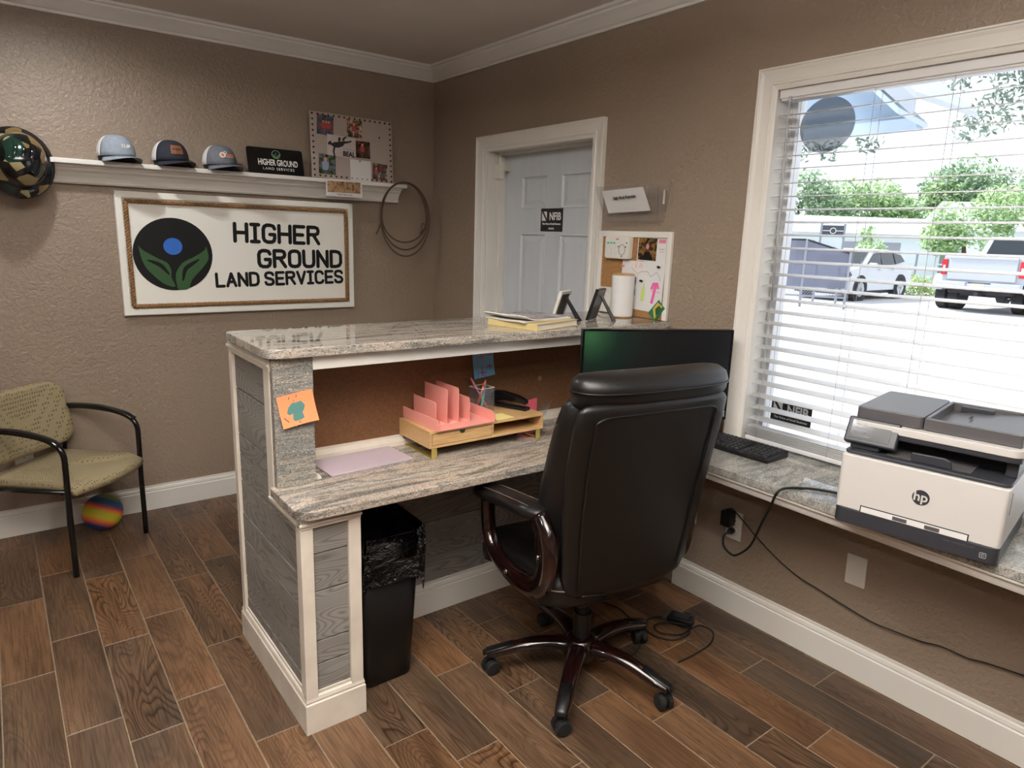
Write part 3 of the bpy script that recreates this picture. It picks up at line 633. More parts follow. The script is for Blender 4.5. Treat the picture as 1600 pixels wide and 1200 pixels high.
_o = pinned('photo', 'snapshot of a person in pale clothes on grass, low on the pin board', 'photo_grass', -.168,.080,.102,.112, 2, group=G1); figure(_o, -.012, -.034, 1.7, 'shirt_pale')
_o = pinned('photo', 'snapshot of a red rider under dark trees on the pin board', 'photo_rider', .062,.186,.092,.098, 0, group=G1); figure(_o, -.004, -.012, 1.1, 'shirt_red')
_o = pinned('photo', 'snapshot with a red patch in the lower right pin board corner', 'photo_field', .170,.066,.098,.096, 3, group=G1); figure(_o, -.026, -.014, .9, 'shirt_red')
pinned('note_paper', 'blank white paper pinned at the bottom of the pin board', 'white_paper', .042,.062,.134,.122, 1, 'paper', y=-.0102)
pc = pinned('rodeo_card', 'pale card with a bucking horse silhouette and BEAL lettering', 'card_pale', -.075,.190,.178,.118, 2, 'card', y=-.0105)
def child_flat(o, name, mb, m): return obj(name, mb, m, o)
hs_ = [(-.062,.020),(-.052,.028),(-.044,.027),(-.030,.030),(-.016,.036),(-.006,.030),(.012,.036),(.024,.046),(.040,.040),(.046,.044),(.026,.052),(.040,.054),(.020,.058),(.008,.048),(-.004,.040),(-.014,.058),(-.022,.060),(-.02,.05),(-.028,.040),(-.05,.040)]
horse = MB()
def sil(pts): horse.prism([(x*1.3-.004, -.0010, z*1.3-.004) for x, z in pts], (0,-.0006,0))
sil([(-.045,.010),(-.030,.018),(-.005,.022),(.015,.030),(.022,.024),(.010,.006),(-.010,-.004),(-.030,-.006),(-.042,0)])
sil([(-.044,.012),(-.050,.022),(-.062,.012),(-.060,.002),(-.052,.004),(-.040,.0)])
sil([(-.034,.0),(-.026,-.002),(-.032,-.025),(-.026,-.046),(-.034,-.046),(-.040,-.024)])
sil([(.014,.028),(.034,.030),(.050,.036),(.052,.030),(.034,.022),(.018,.018)])
sil([(-.012,.020),(-.004,.022),(.0,.040),(-.008,.044),(-.014,.034)])
sil([(.004,.030),(.010,.042),(.022,.050),(.030,.046),(.022,.042),(.014,.030)])
obj('horse_silhouette', horse, 'outlet_dark', pc)
text('lettering', 'BEAL', .040, 'sign_black', pc, (.046,-.0020,-.040), bold=.0012, sx=.86)
obj('drawn_line', MB().tube([(.012,-.0012,-.012),(.080,-.0012,-.014)], .0015, 4), 'ink_grey', pc)
tp = tag(obj('push_pin', MB().lathe([(.004,0),(.003,.005),(.005,.007),(.0005,.008)], k=10), 'gold_metal', smooth=True), 'gold push pin holding the blank white paper', 'pin')
tp.matrix_world = Matrix.Translation(pb.location) @ pb.rotation_euler.to_matrix().to_4x4() @ Matrix.Translation((.036,-.0115,.116)) @ Matrix.Rotation(pi/2,4,'X')
tp2 = tag(obj('push_pin', MB().lathe([(.004,0),(.003,.005),(.005,.007),(.0005,.008)], k=10), 'sign_black', smooth=True), 'lone black push pin in the empty upper right of the pin board', 'pin')
tp2.matrix_world = Matrix.Translation(pb.location) @ pb.rotation_euler.to_matrix().to_4x4() @ Matrix.Translation((.172,-.0085,.268)) @ Matrix.Rotation(pi/2,4,'X')
# sepia postcard hung over the shelf lip
ps = thing('postcard', 'white bordered sepia postcard leaning over the front of the shelf', 'photo', (-.683,-.1235,1.800))
obj('card', MB().grid(lambda u, v: Vector((-.113+.226*u, -.002*sin(pi*u), -.046+.094*v)), 6, 2), 'white_paper', ps, solid=.001)
obj('print', MB().grid(lambda u, v: Vector((-.104+.206*u, -.0012-.002*sin(pi*u), -.024+.064*v)), 6, 2), 'photo_sepia', ps)
text('lettering', 'Happy Trails to you', .012, 'hair_brown', ps, (0,-.0034,-.034))
# lasso on the shelf end
ls = thing('lasso', 'coiled brown lasso rope hanging from the right end of the shelf', 'rope', (-.29,-.10,1.64))
cxs = [(.0,.165,.215,0), (-.008,.155,.165,.05), (.006,.168,.19,.025)]
tot = []
for i in range(3*40+1):
    t_ = i/40; a = pi/2+2*pi*t_; k = min(2, int(t_))
    low = [.150,.196,.236][k]; zr = .215 if sin(a) > 0 else low
    tot.append(((.155+.008*k)*cos(a), -.030-.006*t_+.004*sin(a), .008+zr*sin(a)))
obj('coil', MB().tube(bez(tot, 2), .0048, 6), 'lasso_rope', ls, smooth=True)
obj('tail', MB().tube(bez([(-.155,-.035,.05),(-.162,-.04,0),(-.175,-.04,-.05),(-.198,-.038,-.098)], 5), .0048, 6), 'lasso_rope', ls, smooth=True)
obj('honda_knot', MB().tube([(.128+.015*cos(2*pi*i/14), -.046, -.045+.024*sin(2*pi*i/14)) for i in range(14)], .004, 6, True).tube([(.108,-.046,-.085),(.122,-.046,-.066)], .008, 8), 'lasso_rope', ls, smooth=True)
# outlets
def outlet(name, label, loc, rz, blank=False, h=.115, w=.073, plug=True):
    t_ = thing(name, label, 'outlet', loc, rz)
    obj('cover_plate', plate(rrect(w,h,.005), -.005, 0), 'outlet_white', t_, bevel=.0015)
    if not blank:
        for dz in (.021,-.021):
            s_ = obj('socket', plate(rrect(.034,.029,.011,4,0,dz), -.0075, -.004), 'keypad_white', t_)
            for dx in (-.007,.007): obj('slot', B((dx-.0012,-.008,dz-.002),(dx+.0012,-.0070,dz+.007)), 'outlet_dark', s_)
            obj('slot', disc(0, dz-.009, .0028, .0028, -.0072, .0008, 10), 'outlet_dark', s_)
    return t_
outlet('wall_outlet', 'white outlet low on the wall behind the guest chair', (-2.362,-.0005,.388), 0, h=.118, w=.078)

# ================================================================== guest chair
gc = thing('guest_chair', 'black framed guest armchair with tan dotted fabric by the sign wall', 'chair', (-2.065,-.488,0), RAD(45))
# local: x along front legs, -y forward, y back
FR = 'black_gloss'
for s_ in (-1,1):
    x = s_*.237
    arm = bez([(x,0,.0),(x,0,.30),(x,-.004,.50),(x,.000,.575),(x,.035,.617),(x,.12,.645),(x,.27,.657),(x,.40,.650)], 6)
    obj('arm_frame', MB().tube(arm, .0125, 10, flat=(1,0,0), rb=.0125), FR, gc, smooth=True)
    obj('armrest', MB().tube(bez([(x,.012,.612),(x,.07,.640),(x,.20,.664),(x,.34,.664),(x,.405,.655)],5), .019, 10, flat=(1,0,0), rb=.008), FR, gc, smooth=True)
    obj('leg', MB().tube([(x,.40,.655),(x,.415,.45),(x,.44,0)], .0125, 10), FR, gc, smooth=True)
    obj('side_rail', MB().tube([(x,0,.40),(x,.42,.385)], .011, 8), FR, gc, smooth=True)
obj('cross_rail', MB().tube([(-.237,.03,.395),(.237,.03,.395)], .011, 8).tube([(-.237,.40,.385),(.237,.40,.385)], .011, 8), FR, gc, smooth=True)
def seat(u, v):
    x = -.225+.45*u; y = -.03+.45*v; fr_ = max(0, 1-v*5)
    return x, y-.055*sin(pi*u)*max(0, 1-v*2.2), .44-.022*fr_**2+.006*sin(pi*u)-.012*v
top = lambda u, v: Vector(seat(u, v))
def seat_ring(k):
    out = []
    for i in range(12): out.append((i/12, 0))
    for i in range(8): out.append((1, i/8))
    for i in range(12): out.append((1-i/12, 1))
    for i in range(8): out.append((0, 1-i/8))
    r = []
    for u, v in out:
        x, y, z_ = seat(u, v); c = Vector((0,.19,0)); p = Vector((x,y,0)); d = (p-c)*k[0]+c; r.append(Vector((d.x,d.y,z_+k[1])))
    return r
obj('seat', MB().loft([seat_ring(k) for k in ((.90,-.045),(.98,-.038),(1.0,-.02),(.985,-.004),(.94,.004),(.5,.008),(.05,.008))]), 'chair_fabric', gc, smooth=True)
def gback(k):
    pts = [(x*k[0], .635+(z-.635)*k[0]) for x, z in rrect(.47, .31, .07, 6, 0, .635)]
    return [(x, .40+k[1]-.9*x*x*1.1+.18*(z-.5), z) for x, z in pts]
obj('backrest', MB().loft([gback(k) for k in ((.9,.034),(.985,.028),(1,.012),(1,-.004),(.97,-.016),(.85,-.022),(.3,-.024),(.03,-.024))]), 'chair_fabric', gc, smooth=True)
obj('back_bracket', MB().box((-.237,.405,.50),(-.20,.43,.58)).box((.20,.405,.50),(.237,.43,.58)), FR, gc)
# ball
m = mat('ball_stripes', (200,180,60), .5); t = NT(m); tc = t.n('ShaderNodeTexCoord'); mp = t.n('ShaderNodeMapping'); mp.inputs['Rotation'].default_value = (RAD(20),RAD(-28),RAD(-15)); t.l(tc.outputs['Object'], mp.inputs[0])
sp_ = t.n('ShaderNodeSeparateXYZ'); t.l(mp.outputs[0], sp_.inputs[0]); mr = t.n('ShaderNodeMapRange'); mr.inputs[1].default_value = -.1; mr.inputs[2].default_value = .1; t.l(sp_.outputs[2], mr.inputs[0])
t.col(t.ramp(mr.outputs[0], [(.0,(60,70,120)),(.13,(40,60,120)),(.2,(214,90,80)),(.26,(226,130,60)),(.34,(206,190,50)),(.48,(196,186,44)),(.55,(222,140,50)),(.61,(216,60,76)),(.68,(60,90,130)),(.80,(36,84,130)),(.88,(110,130,60)),(1,(120,120,50))]))
mb = MB(); bmesh.ops.create_uvsphere(mb.b, u_segments=36, v_segments=20, radius=.094)
bl_ = tag(obj('rubber_ball', mb, 'ball_stripes', None, (-2.065,-.155,.094), smooth=True), 'striped rainbow rubber ball on the floor behind the guest chair leg', 'ball')

# ================================================================== wall east items
fh = thing('wall_file_holder', 'clear plastic wall file pocket beside the door casing', 'file holder', (0,-1.80,1.64), E)
CP = 'clear_plastic'
obj('pocket', MB().prism([(-.135,-.004,0),(.19,-.004,0),(.215,-.004,.17),(-.185,-.004,.165)], (0,.002,0)).prism([(-.135,-.045,0),(.185,-.045,0),(.205,-.078,.155),(-.18,-.078,.158)], (0,.002,0)).box((-.135,-.045,-.002),(.187,-.002,0))
    .prism([(.186,-.045,0),(.186,-.003,0),(.213,-.003,.165),(.206,-.076,.155)], (.002,0,0)).prism([(-.136,-.045,0),(-.136,-.003,0),(-.184,-.003,.165),(-.181,-.076,.157)], (.002,0,0)), CP, fh)
obj('pocket_rim', MB().tube([(-.18,-.078,.158),(-.136,-.045,0),(.186,-.045,0),(.206,-.078,.155)], .0015, 5), 'clear_acrylic', fh)
obj('mount_tab', MB().box((.196,-.030,.075),(.204,-.026,.135)), 'outlet_white', fh)
dp = thing('projection_sheet', 'white sheet reading Daily Work Projection in the wall pocket', 'paper', (-.050,-1.785,1.735), E); dp.rotation_euler = (RAD(12), RAD(-2.5), E)
obj('sheet', MB().grid(lambda u, v: Vector((-.14+.26*u+.03*(1-v)*1.0, .003*sin(6*u+2*v)*(1-u), -.055+.105*v)), 10, 4), 'white_paper', dp, solid=.0008)
text('lettering', 'Daily Work Projection', .021, 'ink_dark', dp, (.005,-.005,.012), (pi/2,RAD(-1),0), bold=.0006, sx=.72)
cb = thing('cork_notice_board', 'small white framed cork notice board standing above the bar end', 'board', (0,-1.825,ZB), E)
CW, CH0 = .455, .392
obj('cork_sheet', B((-CW/2+.02,-.010,.002),(CW/2-.02,-.001,CH0-.02)), 'cork_tan', cb)
for lo, hi in (((-CW/2,-.018,.001),(-CW/2+.026,-.0005,CH0)), ((CW/2-.026,-.018,.001),(CW/2,-.0005,CH0)), ((-CW/2+.0262,-.018,CH0-.028),(CW/2-.0262,-.0005,CH0))): obj('frame_bar', B(lo, hi), 'trim_paint', cb, bevel=.003)
def onboard(name, label, cat, x, z, rot=0, y=-.0108):
    t_ = thing(name, label, cat, (y, -1.825-x, ZB+z)); t_.rotation_euler = (0, RAD(rot), E); return t_
kp = onboard('alarm_keypad', 'white alarm keypad with green buttons at the top of the notice board', 'keypad', -.080, .316, 0, -.0105)
obj('case', plate(rrect(.156,.104,.014), -.030, 0), 'keypad_white', kp, bevel=.004)
for r_ in range(4):
    for c_ in range(3): obj('button', plate(rrect(.013,.009,.002,2,-.056+.020*c_,.020-.0165*r_), -.0325, -.029), 'keypad_green' if r_ < 1 else 'white_paper', kp)
obj('control_ring', MB().tube([(.035+.020*cos(2*pi*i/24), -.031, -.010+.024*sin(2*pi*i/24)) for i in range(24)], .0016, 5, True), 'ink_grey', kp)
for dx, dz in ((.035,-.040),(.012,.004),(.058,.004),(.064,.022)): obj('button', disc(dx, dz, .003, .003, -.029, .003, 10), 'sign_black', kp)
obj('badge', B((-.006,-.0312,.036),(.012,-.0295,.040)), 'tail_red', kp)
nl = onboard('letter_sheet', 'plain white sheet with faint pink lines behind the portrait print', 'paper', .140, .308)
obj('sheet', B((-.07,-.0004,-.062),(.056,.0004,.056)), 'white_paper', nl)
obj('drawn_line', MB().box((.014,-.0012,.006),(.044,-.0004,.009)).box((.02,-.0012,-.006),(.04,-.0004,-.003)).box((.012,-.0012,.034),(.05,-.0004,.050)), 'pen_pink', nl)
pp_ = onboard('portrait_print', 'dark portrait photograph of a long haired person on the notice board', 'photo', .090, .314, 1, -.0125)
obj('print', B((-.062,-.0004,-.055),(.056,.0004,.054)), 'white_paper', pp_); 
obj('picture', B((-.057,-.0012,-.050),(.052,-.0004,.049)), 'photo_portrait', pp_)
obj('portrait_face', disc(-.002,.012,.009,.0125,-.0012,.0006,18), 'skin_tone', pp_); 
obj('portrait_hair', MB().prism([(-.014,-.0011,-.03),(-.016,-.0011,.01),(-.008,-.0011,.028),(.006,-.0011,.028),(.013,-.0011,.01),(.010,-.0011,-.03)], (0,-.0003,0)), 'hair_brown', pp_)
obj('portrait_coat', MB().prism([(-.028,-.0013,-.049),(-.018,-.0013,-.012),(.012,-.0013,-.012),(.034,-.0013,-.049)], (0,-.0004,0)), 'sign_black', pp_)
dw = onboard('child_drawing', 'child drawing with pink and lime figures pinned to the notice board', 'drawing', .070, .150, 2, -.0118)
obj('sheet', MB().grid(lambda u, v: Vector((-.135+.262*u, -.004*sin(pi*v)*u, -.115+.222*v)), 8, 8), 'white_paper', dw, solid=.0006)
def squig(pts, r, m): obj('drawn_line', MB().tube([(x, -.0052, z) for x, z in pts], r, 5, flat=(0,0,1), rb=.0006), m, dw)
squig([(.070,-.075),(.078,-.035),(.082,-.005),(.085,.012)], .008, 'ink_pink'); squig([(.062,-.012),(.072,.014),(.094,.016),(.100,-.006)], .007, 'ink_pink'); squig([(.058,-.020),(.112,-.022)], .0012, 'ink_pink')
squig([(.012,-.070),(.014,-.02),(.014,.012)], .009, 'ink_lime'); squig([(-.040,-.05),(-.038,-.01),(-.040,.02)], .007, 'ink_blue'); squig([(-.045,.022),(-.036,.030)], .006, 'ink_pink')
squig([(-.07,.075),(-.03,.050),(-.01,.062),(.03,.066),(.05,.044),(.08,.066),(.10,.052),(.108,.030)], .0008, 'ink_grey')
squig([(-.035,.075),(-.046,.076),(-.046,.098),(-.034,.099)], .001, 'note_orange'); squig([(-.046,.088),(-.036,.088)], .001, 'note_orange'); squig([(-.022,.076),(-.020,.099),(-.008,.078),(-.006,.1)], .001, 'note_orange')
def pin(x, z, label, m='sign_black', y=-.0165):
    o = thing('push_pin', label, 'pin', (y, -1.825-x, ZB+z), E)
    obj('head', MB().lathe([(.0055,0),(.0045,.003),(.003,.008),(.0055,.010),(.0045,.013),(.0005,.0135)], k=10), m, o, rot=(RAD(75),0,0), smooth=True); return o
pin(.168,.236,'black push pin at the top corner of the child drawing'); pin(.070,.168,'black push pin near the lime figure of the child drawing'); pin(-.050,.232,'pale pink push pin at the left edge of the child drawing','pen_pink')
gcard = onboard('business_card', 'green and gold card tilted at the lower notice board corner', 'card', .172, .044, -48, -.0175)
obj('card', B((-.042,-.0006,-.027),(.042,.0006,.027)), 'card_green', gcard); obj('card_print', MB().prism([(-.038,-.0007,-.020),(-.010,-.0007,.020),(.030,-.0007,.022),(.038,-.0007,-.01)], (0,-.0003,0)), 'card_gold', gcard)
obj('card_print', MB().prism([(-.02,-.0011,-.016),(.0,-.0011,.010),(.028,-.0011,.006),(.026,-.0011,-.018)], (0,-.0003,0)), 'leaf_green', gcard)
so = thing('switch_plate', 'white wall plate behind the black photo frame on the bar', 'outlet', (-.0112,-1.665,ZB+.065), E)
obj('cover_plate', plate(rrect(.104,.122,.005), -.005, 0), 'outlet_white', so, bevel=.0015)
for dx in (-.023,.023): obj('socket', plate(rrect(.033,.066,.004,3,dx,0), -.008, -.004), 'keypad_white', so)
cyl = thing('cylinder_canister', 'white upright cylinder with tan ends on the bar corner', 'canister', (-.075,-1.835,ZB+.0006))
obj('body', MB().lathe([(.050,.006),(.052,.010),(.052,.188),(.050,.192)], k=40), 'white_paper', cyl, smooth=False, bevel=.001)
obj('base_ring', MB().lathe([(.044,0),(.050,.002),(.050,.006)], k=40), 'bamboo', cyl); obj('top_ring', MB().lathe([(.050,.192),(.051,.197),(.046,.200),(.0005,.198)], k=40), 'bamboo', cyl)
# photo frames seen from behind
def frame2(name, label, loc, rz, fm, w, h):
    t_ = thing(name, label, 'photo frame', loc, rz)
    M_ = Matrix.Translation((0,-.055,0)) @ Matrix.Rotation(RAD(-17),4,'X'); i = .013; f_ = MB()
    for lo, hi in (((-w/2,-.007,.003),(w/2,.007,i)), ((-w/2,-.007,h-i),(w/2,.007,h)), ((-w/2,-.007,i),(-w/2+i,.007,h-i)), ((w/2-i,-.007,i),(w/2,.007,h-i))): f_.box(lo, hi, M_)
    obj('frame', f_, fm, t_, bevel=.001)
    obj('back_panel', B((-w/2+i,-.001,i),(w/2-i,.0062,h-i), M_), 'black_plastic', t_)
    a_ = M_ @ Vector((0,.008,h*.80)); 
    obj('easel_leg', MB().prism([(-.014,a_.y,a_.z),(.014,a_.y,a_.z),(.024,.052,.001),(-.024,.052,.001)], (0,.004,.001)), 'black_plastic', t_)
    obj('strap', MB().tube(bez([(0,-.035,.03),(0,.0,.014),(0,.046,.022)],5), .007, 6, flat=(1,0,0), rb=.0008), 'black_plastic', t_)
    return t_
frame2('tabletop_photo', 'white photo frame seen from behind beside the magazines', (-.415,-1.845,ZB), RAD(-154), 'outlet_white', .11, .135)
frame2('tabletop_photo', 'black photo frame on its easel leg beside the white cylinder', (-.265,-1.905,ZB), RAD(-152), 'black_plastic', .115, .145)
# books and magazines on the bar
bk = thing('hardcover_book', 'pale yellow hardcover book lying under the magazines on the bar', 'book', (-.648,-1.895,ZB), RAD(-76))
obj('cover', MB().box((-.125,-.140,.0006),(.125,.140,.0035)).box((-.125,-.140,.0225),(.125,.140,.0255)).box((-.1255,-.142,.0006),(.1255,-.138,.0255)), 'book_yellow', bk, bevel=.0008)
obj('pages', B((-.121,-.1375,.0035),(.121,.136,.0225)), 'page_edge', bk)
mg0 = MATS['white_paper']
def magazine(z, dx, rz, label, cover, curl):
    t_ = thing('magazine', label, 'magazine', (-.672+dx,-1.878,ZB+z), RAD(rz), 'magazines on the yellow book')
    def sheet(dz): return lambda u, v: Vector((-.140+.28*u, -.108+.216*v, dz+curl*max(0,(.25-u))**2*8+.0012*sin(9*v+6*u)))
    obj('pages', MB().grid(sheet(0), 14, 6), 'page_edge', t_, solid=.004)
    obj('cover', MB().grid(sheet(.0032), 14, 6), cover, t_, solid=.0008)
    return t_
magazine(.0290, .01, 9, 'white edged magazine directly on the yellow book', 'white_paper', .0)
magazine(.0350, .0, 13, 'grey covered magazine with curled corner on top of the stack', 'photo_cover', .035)

# ================================================================== desk items
pad = thing('desk_pad', 'thin lilac grey pad lying on the desk beside the upright slab', 'mat', (-1.415,-1.900,ZL+.0006), RAD(3))
obj('sheet', slab(rrect(.318,.176,.006), 0, .006), 'lilac_pad', pad, bevel=.001)
ms = thing('monitor_riser', 'bamboo desk riser with drawer and gold legs on the granite', 'riser', (-.940,-1.862,ZL), 0)
w2, d0, d1, z0, z1 = .265, -.152, .078, .040, .104
BM = 'bamboo'
obj('case', MB().box((-w2,d0,z0),(w2,d1,z0+.010)).box((-w2,d0,z1-.010),(w2,d1,z1)).box((-w2,d0,z0+.010),(-w2+.010,d1,z1-.010)).box((w2-.010,d0,z0+.010),(w2,d1,z1-.010)).box((.010,d0,z0+.010),(.018,d1,z1-.010)).box((-w2+.01,d1-.006,z0+.01),(w2-.01,d1,z1-.01)), BM, ms, bevel=.001)
dw_ = obj('drawer', MB().box((-w2+.012,d0+.001,z0+.012),(.008,d0+.012,z1-.012)).box((-w2+.012,d0+.012,z0+.012),(.008,d1-.01,z0+.016)), BM, ms)
obj('finger_notch', plate([(-.125+.012*cos(pi+pi*i/12), z1-.0115+.012*sin(pi+pi*i/12)) for i in range(13)], d0-.0006, d0+.002), 'outlet_dark', dw_)
for s_ in (-1,1):
    x = s_*(w2-.022)
    obj('leg', MB().box((x-.011,d0+.004,.0008),(x+.011,d0+.007,z0-.0004)).box((x-.011,d1-.013,.0008),(x+.011,d1-.010,z0-.0004)).box((x-.011,d0+.007,.0008),(x+.011,d1-.013,.0035)), 'gold_metal', ms)
ZR = ZL+z1
pt = thing('paper_tray', 'pink open letter tray on the left of the bamboo riser', 'tray', (-1.055,-1.886,ZR+.0008), RAD(1))
tw, td = .128, .140
obj('floor_panel', B((-tw,-td,0),(tw,td,.003)), 'pink_plastic', pt)
for lo, hi in (((-tw,-td,.003),(-tw+.003,td,.042)), ((-tw+.003,td-.003,.003),(tw-.003,td,.042))): obj('side_panel', B(lo, hi), 'pink_plastic', pt, bevel=.0008)
obj('side_panel', MB().prism([(tw-.003,-td,.003),(tw-.003,td,.003),(tw-.003,td,.042),(tw-.003,-td+.02,.042),(tw-.003,-td,.03)], (.003,0,0)), 'pink_plastic', pt)
so_ = thing('file_sorter', 'pink upright file sorter standing in the pink tray', 'file sorter', (-1.082,-1.892,ZR+.0045), 0)
obj('floor_panel', B((-.075,-.082,0),(.075,.082,.003)), 'pink_plastic', so_)
def div(x, h): return MB().prism([(x,-.082,.003),(x,.082,.003),(x,.082,h)]+[(x,-.082+.012+.012*cos(a),h-.012+.012*sin(a)) for a in (pi/2,pi*.66,pi*.83,pi)], (.0026,0,0))
for x, h in ((-.075,.090),(-.027,.134),(.023,.134),(.0724,.092)): obj('divider', div(x, h), 'pink_plastic', so_, bevel=.0006)
pcup = thing('pen_cup', 'clear square acrylic pen cup on the bamboo riser', 'pen cup', (-.868,-1.852,ZR+.0008), RAD(5))
q = .036
obj('cup', MB().box((-q,-q,0),(q,q,.004)).box((-q,-q,.004),(q,-q+.0025,.098)).box((-q,q-.0025,.004),(q,q,.098)).box((-q,-q+.0025,.004),(-q+.0025,q-.0025,.098)).box((q-.0025,-q+.0025,.004),(q,q-.0025,.098)), 'clear_acrylic', pcup)
obj('rim', MB().tube([(-q,-q,.098),(q,-q,.098),(q,q,.098),(-q,q,.098)], .0014, 5, True), 'outlet_white', pcup)
PG = 'pens in the acrylic cup'
for (x, y, tx, ty, m_, nm, lb) in [(-.02,-.02,.025,.010,'pen_green','pen','mint green pen slanting across the acrylic cup'),(.018,-.022,-.018,.02,'pen_pink','pen','dusty pink pen in the acrylic cup'),(-.022,.01,-.014,-.022,'pen_orange','pen','orange topped pen leaning left in the acrylic cup'),(.02,.016,.005,-.01,'pen_blue','pen','blue pen standing in the acrylic cup')]:
    a_ = Vector((x,y,.005)); b_ = Vector((tx,ty,.098)); d_ = (b_-a_)*(1.36 if m_ != 'pen_green' else 1.12)
    t_ = thing(nm, lb, 'pen', pcup.matrix_basis @ Vector((0,0,0)) if False else (-.868,-1.852,ZR+.0008), RAD(5), PG)
    obj('barrel', MB().tube([a_, a_+d_*.8], .0042, 8), m_, t_, smooth=True); obj('pen_cap', MB().tube([a_+d_*.8, a_+d_*.84, a_+d_], [.0046,.005,.003], 8), m_, t_, smooth=True)
stp = thing('stapler', 'black stapler on the bamboo riser beside the pen cup', 'stapler', (-.742,-1.868,ZR+.0006), RAD(-68))
obj('base', MB().loft([[(x,y*.019,z_) for y, z_ in ((-1,0),(1,0),(1,.010),(.7,.013),(-.7,.013),(-1,.010))] for x in (-.085,-.08,.085,.092)]), 'black_plastic', stp, bevel=.002)
obj('arm', MB().loft([[(x,y*.015,zz0+zh*z_) for y, z_ in ((-1,0),(1,0),(1,.7),(.6,1),(-.6,1),(-1,.7))] for x, zz0, zh in ((-.082,.014,.038),(-.06,.022,.044),(-.02,.030,.038),(.05,.030,.028),(.085,.026,.018))]), 'black_gloss', stp, bevel=.003)
obj('magazine_rail', B((-.07,-.008,.020),(.08,.008,.030)), 'steel', stp)
tag(obj('sticky_note', slab([(-.045,-.037),(.04,-.037),(.04,.037),(-.045,.037)], 0, .0012), 'note_yellow', None, (-.862,-1.972,ZR+.0006), (0,0,RAD(6))), 'pale yellow sticky note lying on the riser by the tray', 'note')
# notes on the cork and on the granite upright
bn = thing('blue_sticky_note', 'blue sticky note with purple drawing on the cork panel', 'note', (-.815,-1.781,1.036), 0); bn.rotation_euler = (RAD(4), RAD(-6), 0)
obj('sheet', MB().grid(lambda u, v: Vector((-.052+.104*u, -.010*(1-v)**2, -.052+.104*v)), 4, 6), 'note_blue', bn, solid=.0006)
def ns(parent, pts, r, m): obj('drawn_line', MB().tube([(x, y_-.0008, z_) for x, y_, z_ in pts], r, 5, flat=(0,0,1), rb=.0005), m, parent)
yb_ = lambda z_: -.010*(1-((z_+.052)/.104))**2
for pts in ([(-.03,.01),(-.03,.035),(0,.037),(.002,.012)],[(.02,.036),(.04,.034)],[(.015,-.012),(.04,-.012)],[(.028,0),(.028,-.024)],[(-.012,-.005),(-.010,-.045)],[(-.025,-.030),(.01,-.034)],[(-.03,-.045),(-.026,-.02)]): ns(bn, [(x, yb_(z_), z_) for x, z_ in pts], .0028, 'ink_magenta')
on = thing('orange_sticky_note', 'orange sticky note with a teal doodle on the granite upright', 'note', (-1.683,-2.0115,1.014), 0); on.rotation_euler = (RAD(3), RAD(-9), 0)
oy = lambda x_, z_: -.001-.016*max(0,(.05-z_)/.1)**2-.008*max(0,x_/.055)**2
obj('sheet', MB().grid(lambda u, v: Vector((-.056+.112*u, oy(-.056+.112*u,-.05+.1*v), -.05+.1*v)), 8, 8), 'note_orange', on, solid=.0006)
tq = MB().poly([(x, oy(x,z_)-.0009, z_) for x, z_ in [(-.034,-.006),(-.026,.010),(-.012,.022),(.0,.020),(.016,.022),(.026,.006),(.020,-.008),(.014,-.014),(.016,-.032),(.004,-.036),(-.014,-.036),(-.020,-.030),(-.016,-.012),(-.028,-.014)]])
obj('doodle', tq, 'ink_teal', on)
for pts in ([(-.020,.034),(-.018,.042)],[(.004,.036),(.006,.044)],[(-.006,.022),(-.006,.032)],[(-.046,-.018),(-.034,-.034)],[(-.004,-.040),(.002,-.044)]): ns(on, [(x, oy(x,z_), z_) for x, z_ in pts], .0012, 'ink_dark')
tag(obj('sticky_note', MB().grid(lambda u, v: Vector((0.0+.012*u, .03*v+.01*u, -.02+.045*u*(1-v))), 3, 3), 'note_yellow', None, (-1.6245,-1.992,.955), solid=.0006), 'yellow note edge peeking out behind the orange note', 'note')
pe = thing('pink_envelope', 'bright pink card standing at the right end of the riser', 'card', (-.575,-1.786,ZL+.0005)); pe.rotation_euler = (RAD(3), RAD(-4), RAD(6))
obj('card', B((-.058,-.0015,0),(.058,.0015,.098)), 'pink_card', pe)
ah = thing('acrylic_holder', 'small clear acrylic holder behind the riser end', 'holder', (-.515,-1.832,ZL+.0006), RAD(20))
obj('stand', MB().prism([(-.06,.03,0),(-.06,.026,0),(-.06,-.012,.092),(-.06,-.008,.092)], (.10,0,0)).box((-.06,-.04,0),(.04,.03,.003)), 'clear_acrylic', ah)
gd = thing('glass_dish', 'small clear dish of oddments by the riser end', 'dish', (-.618,-1.905,ZL+.0006)); gd.location = (-.625,-1.915,ZL+.0006)
obj('bowl', MB().lathe([(.020,0),(.026,.004),(.028,.03),(.0265,.03),(.024,.006),(.0005,.004)], k=24, cap=False), 'clear_acrylic', gd, smooth=True)
for i, (x, y, m_) in enumerate(((.008,.004,'pen_orange'),(-.008,.006,'steel'),(0,-.009,'steel'))): obj('contents', MB().lathe([(.006,0),(.007,.004),(.004,.010),(.0005,.011)], (x,y,.0065), 8), m_, gd, smooth=True)

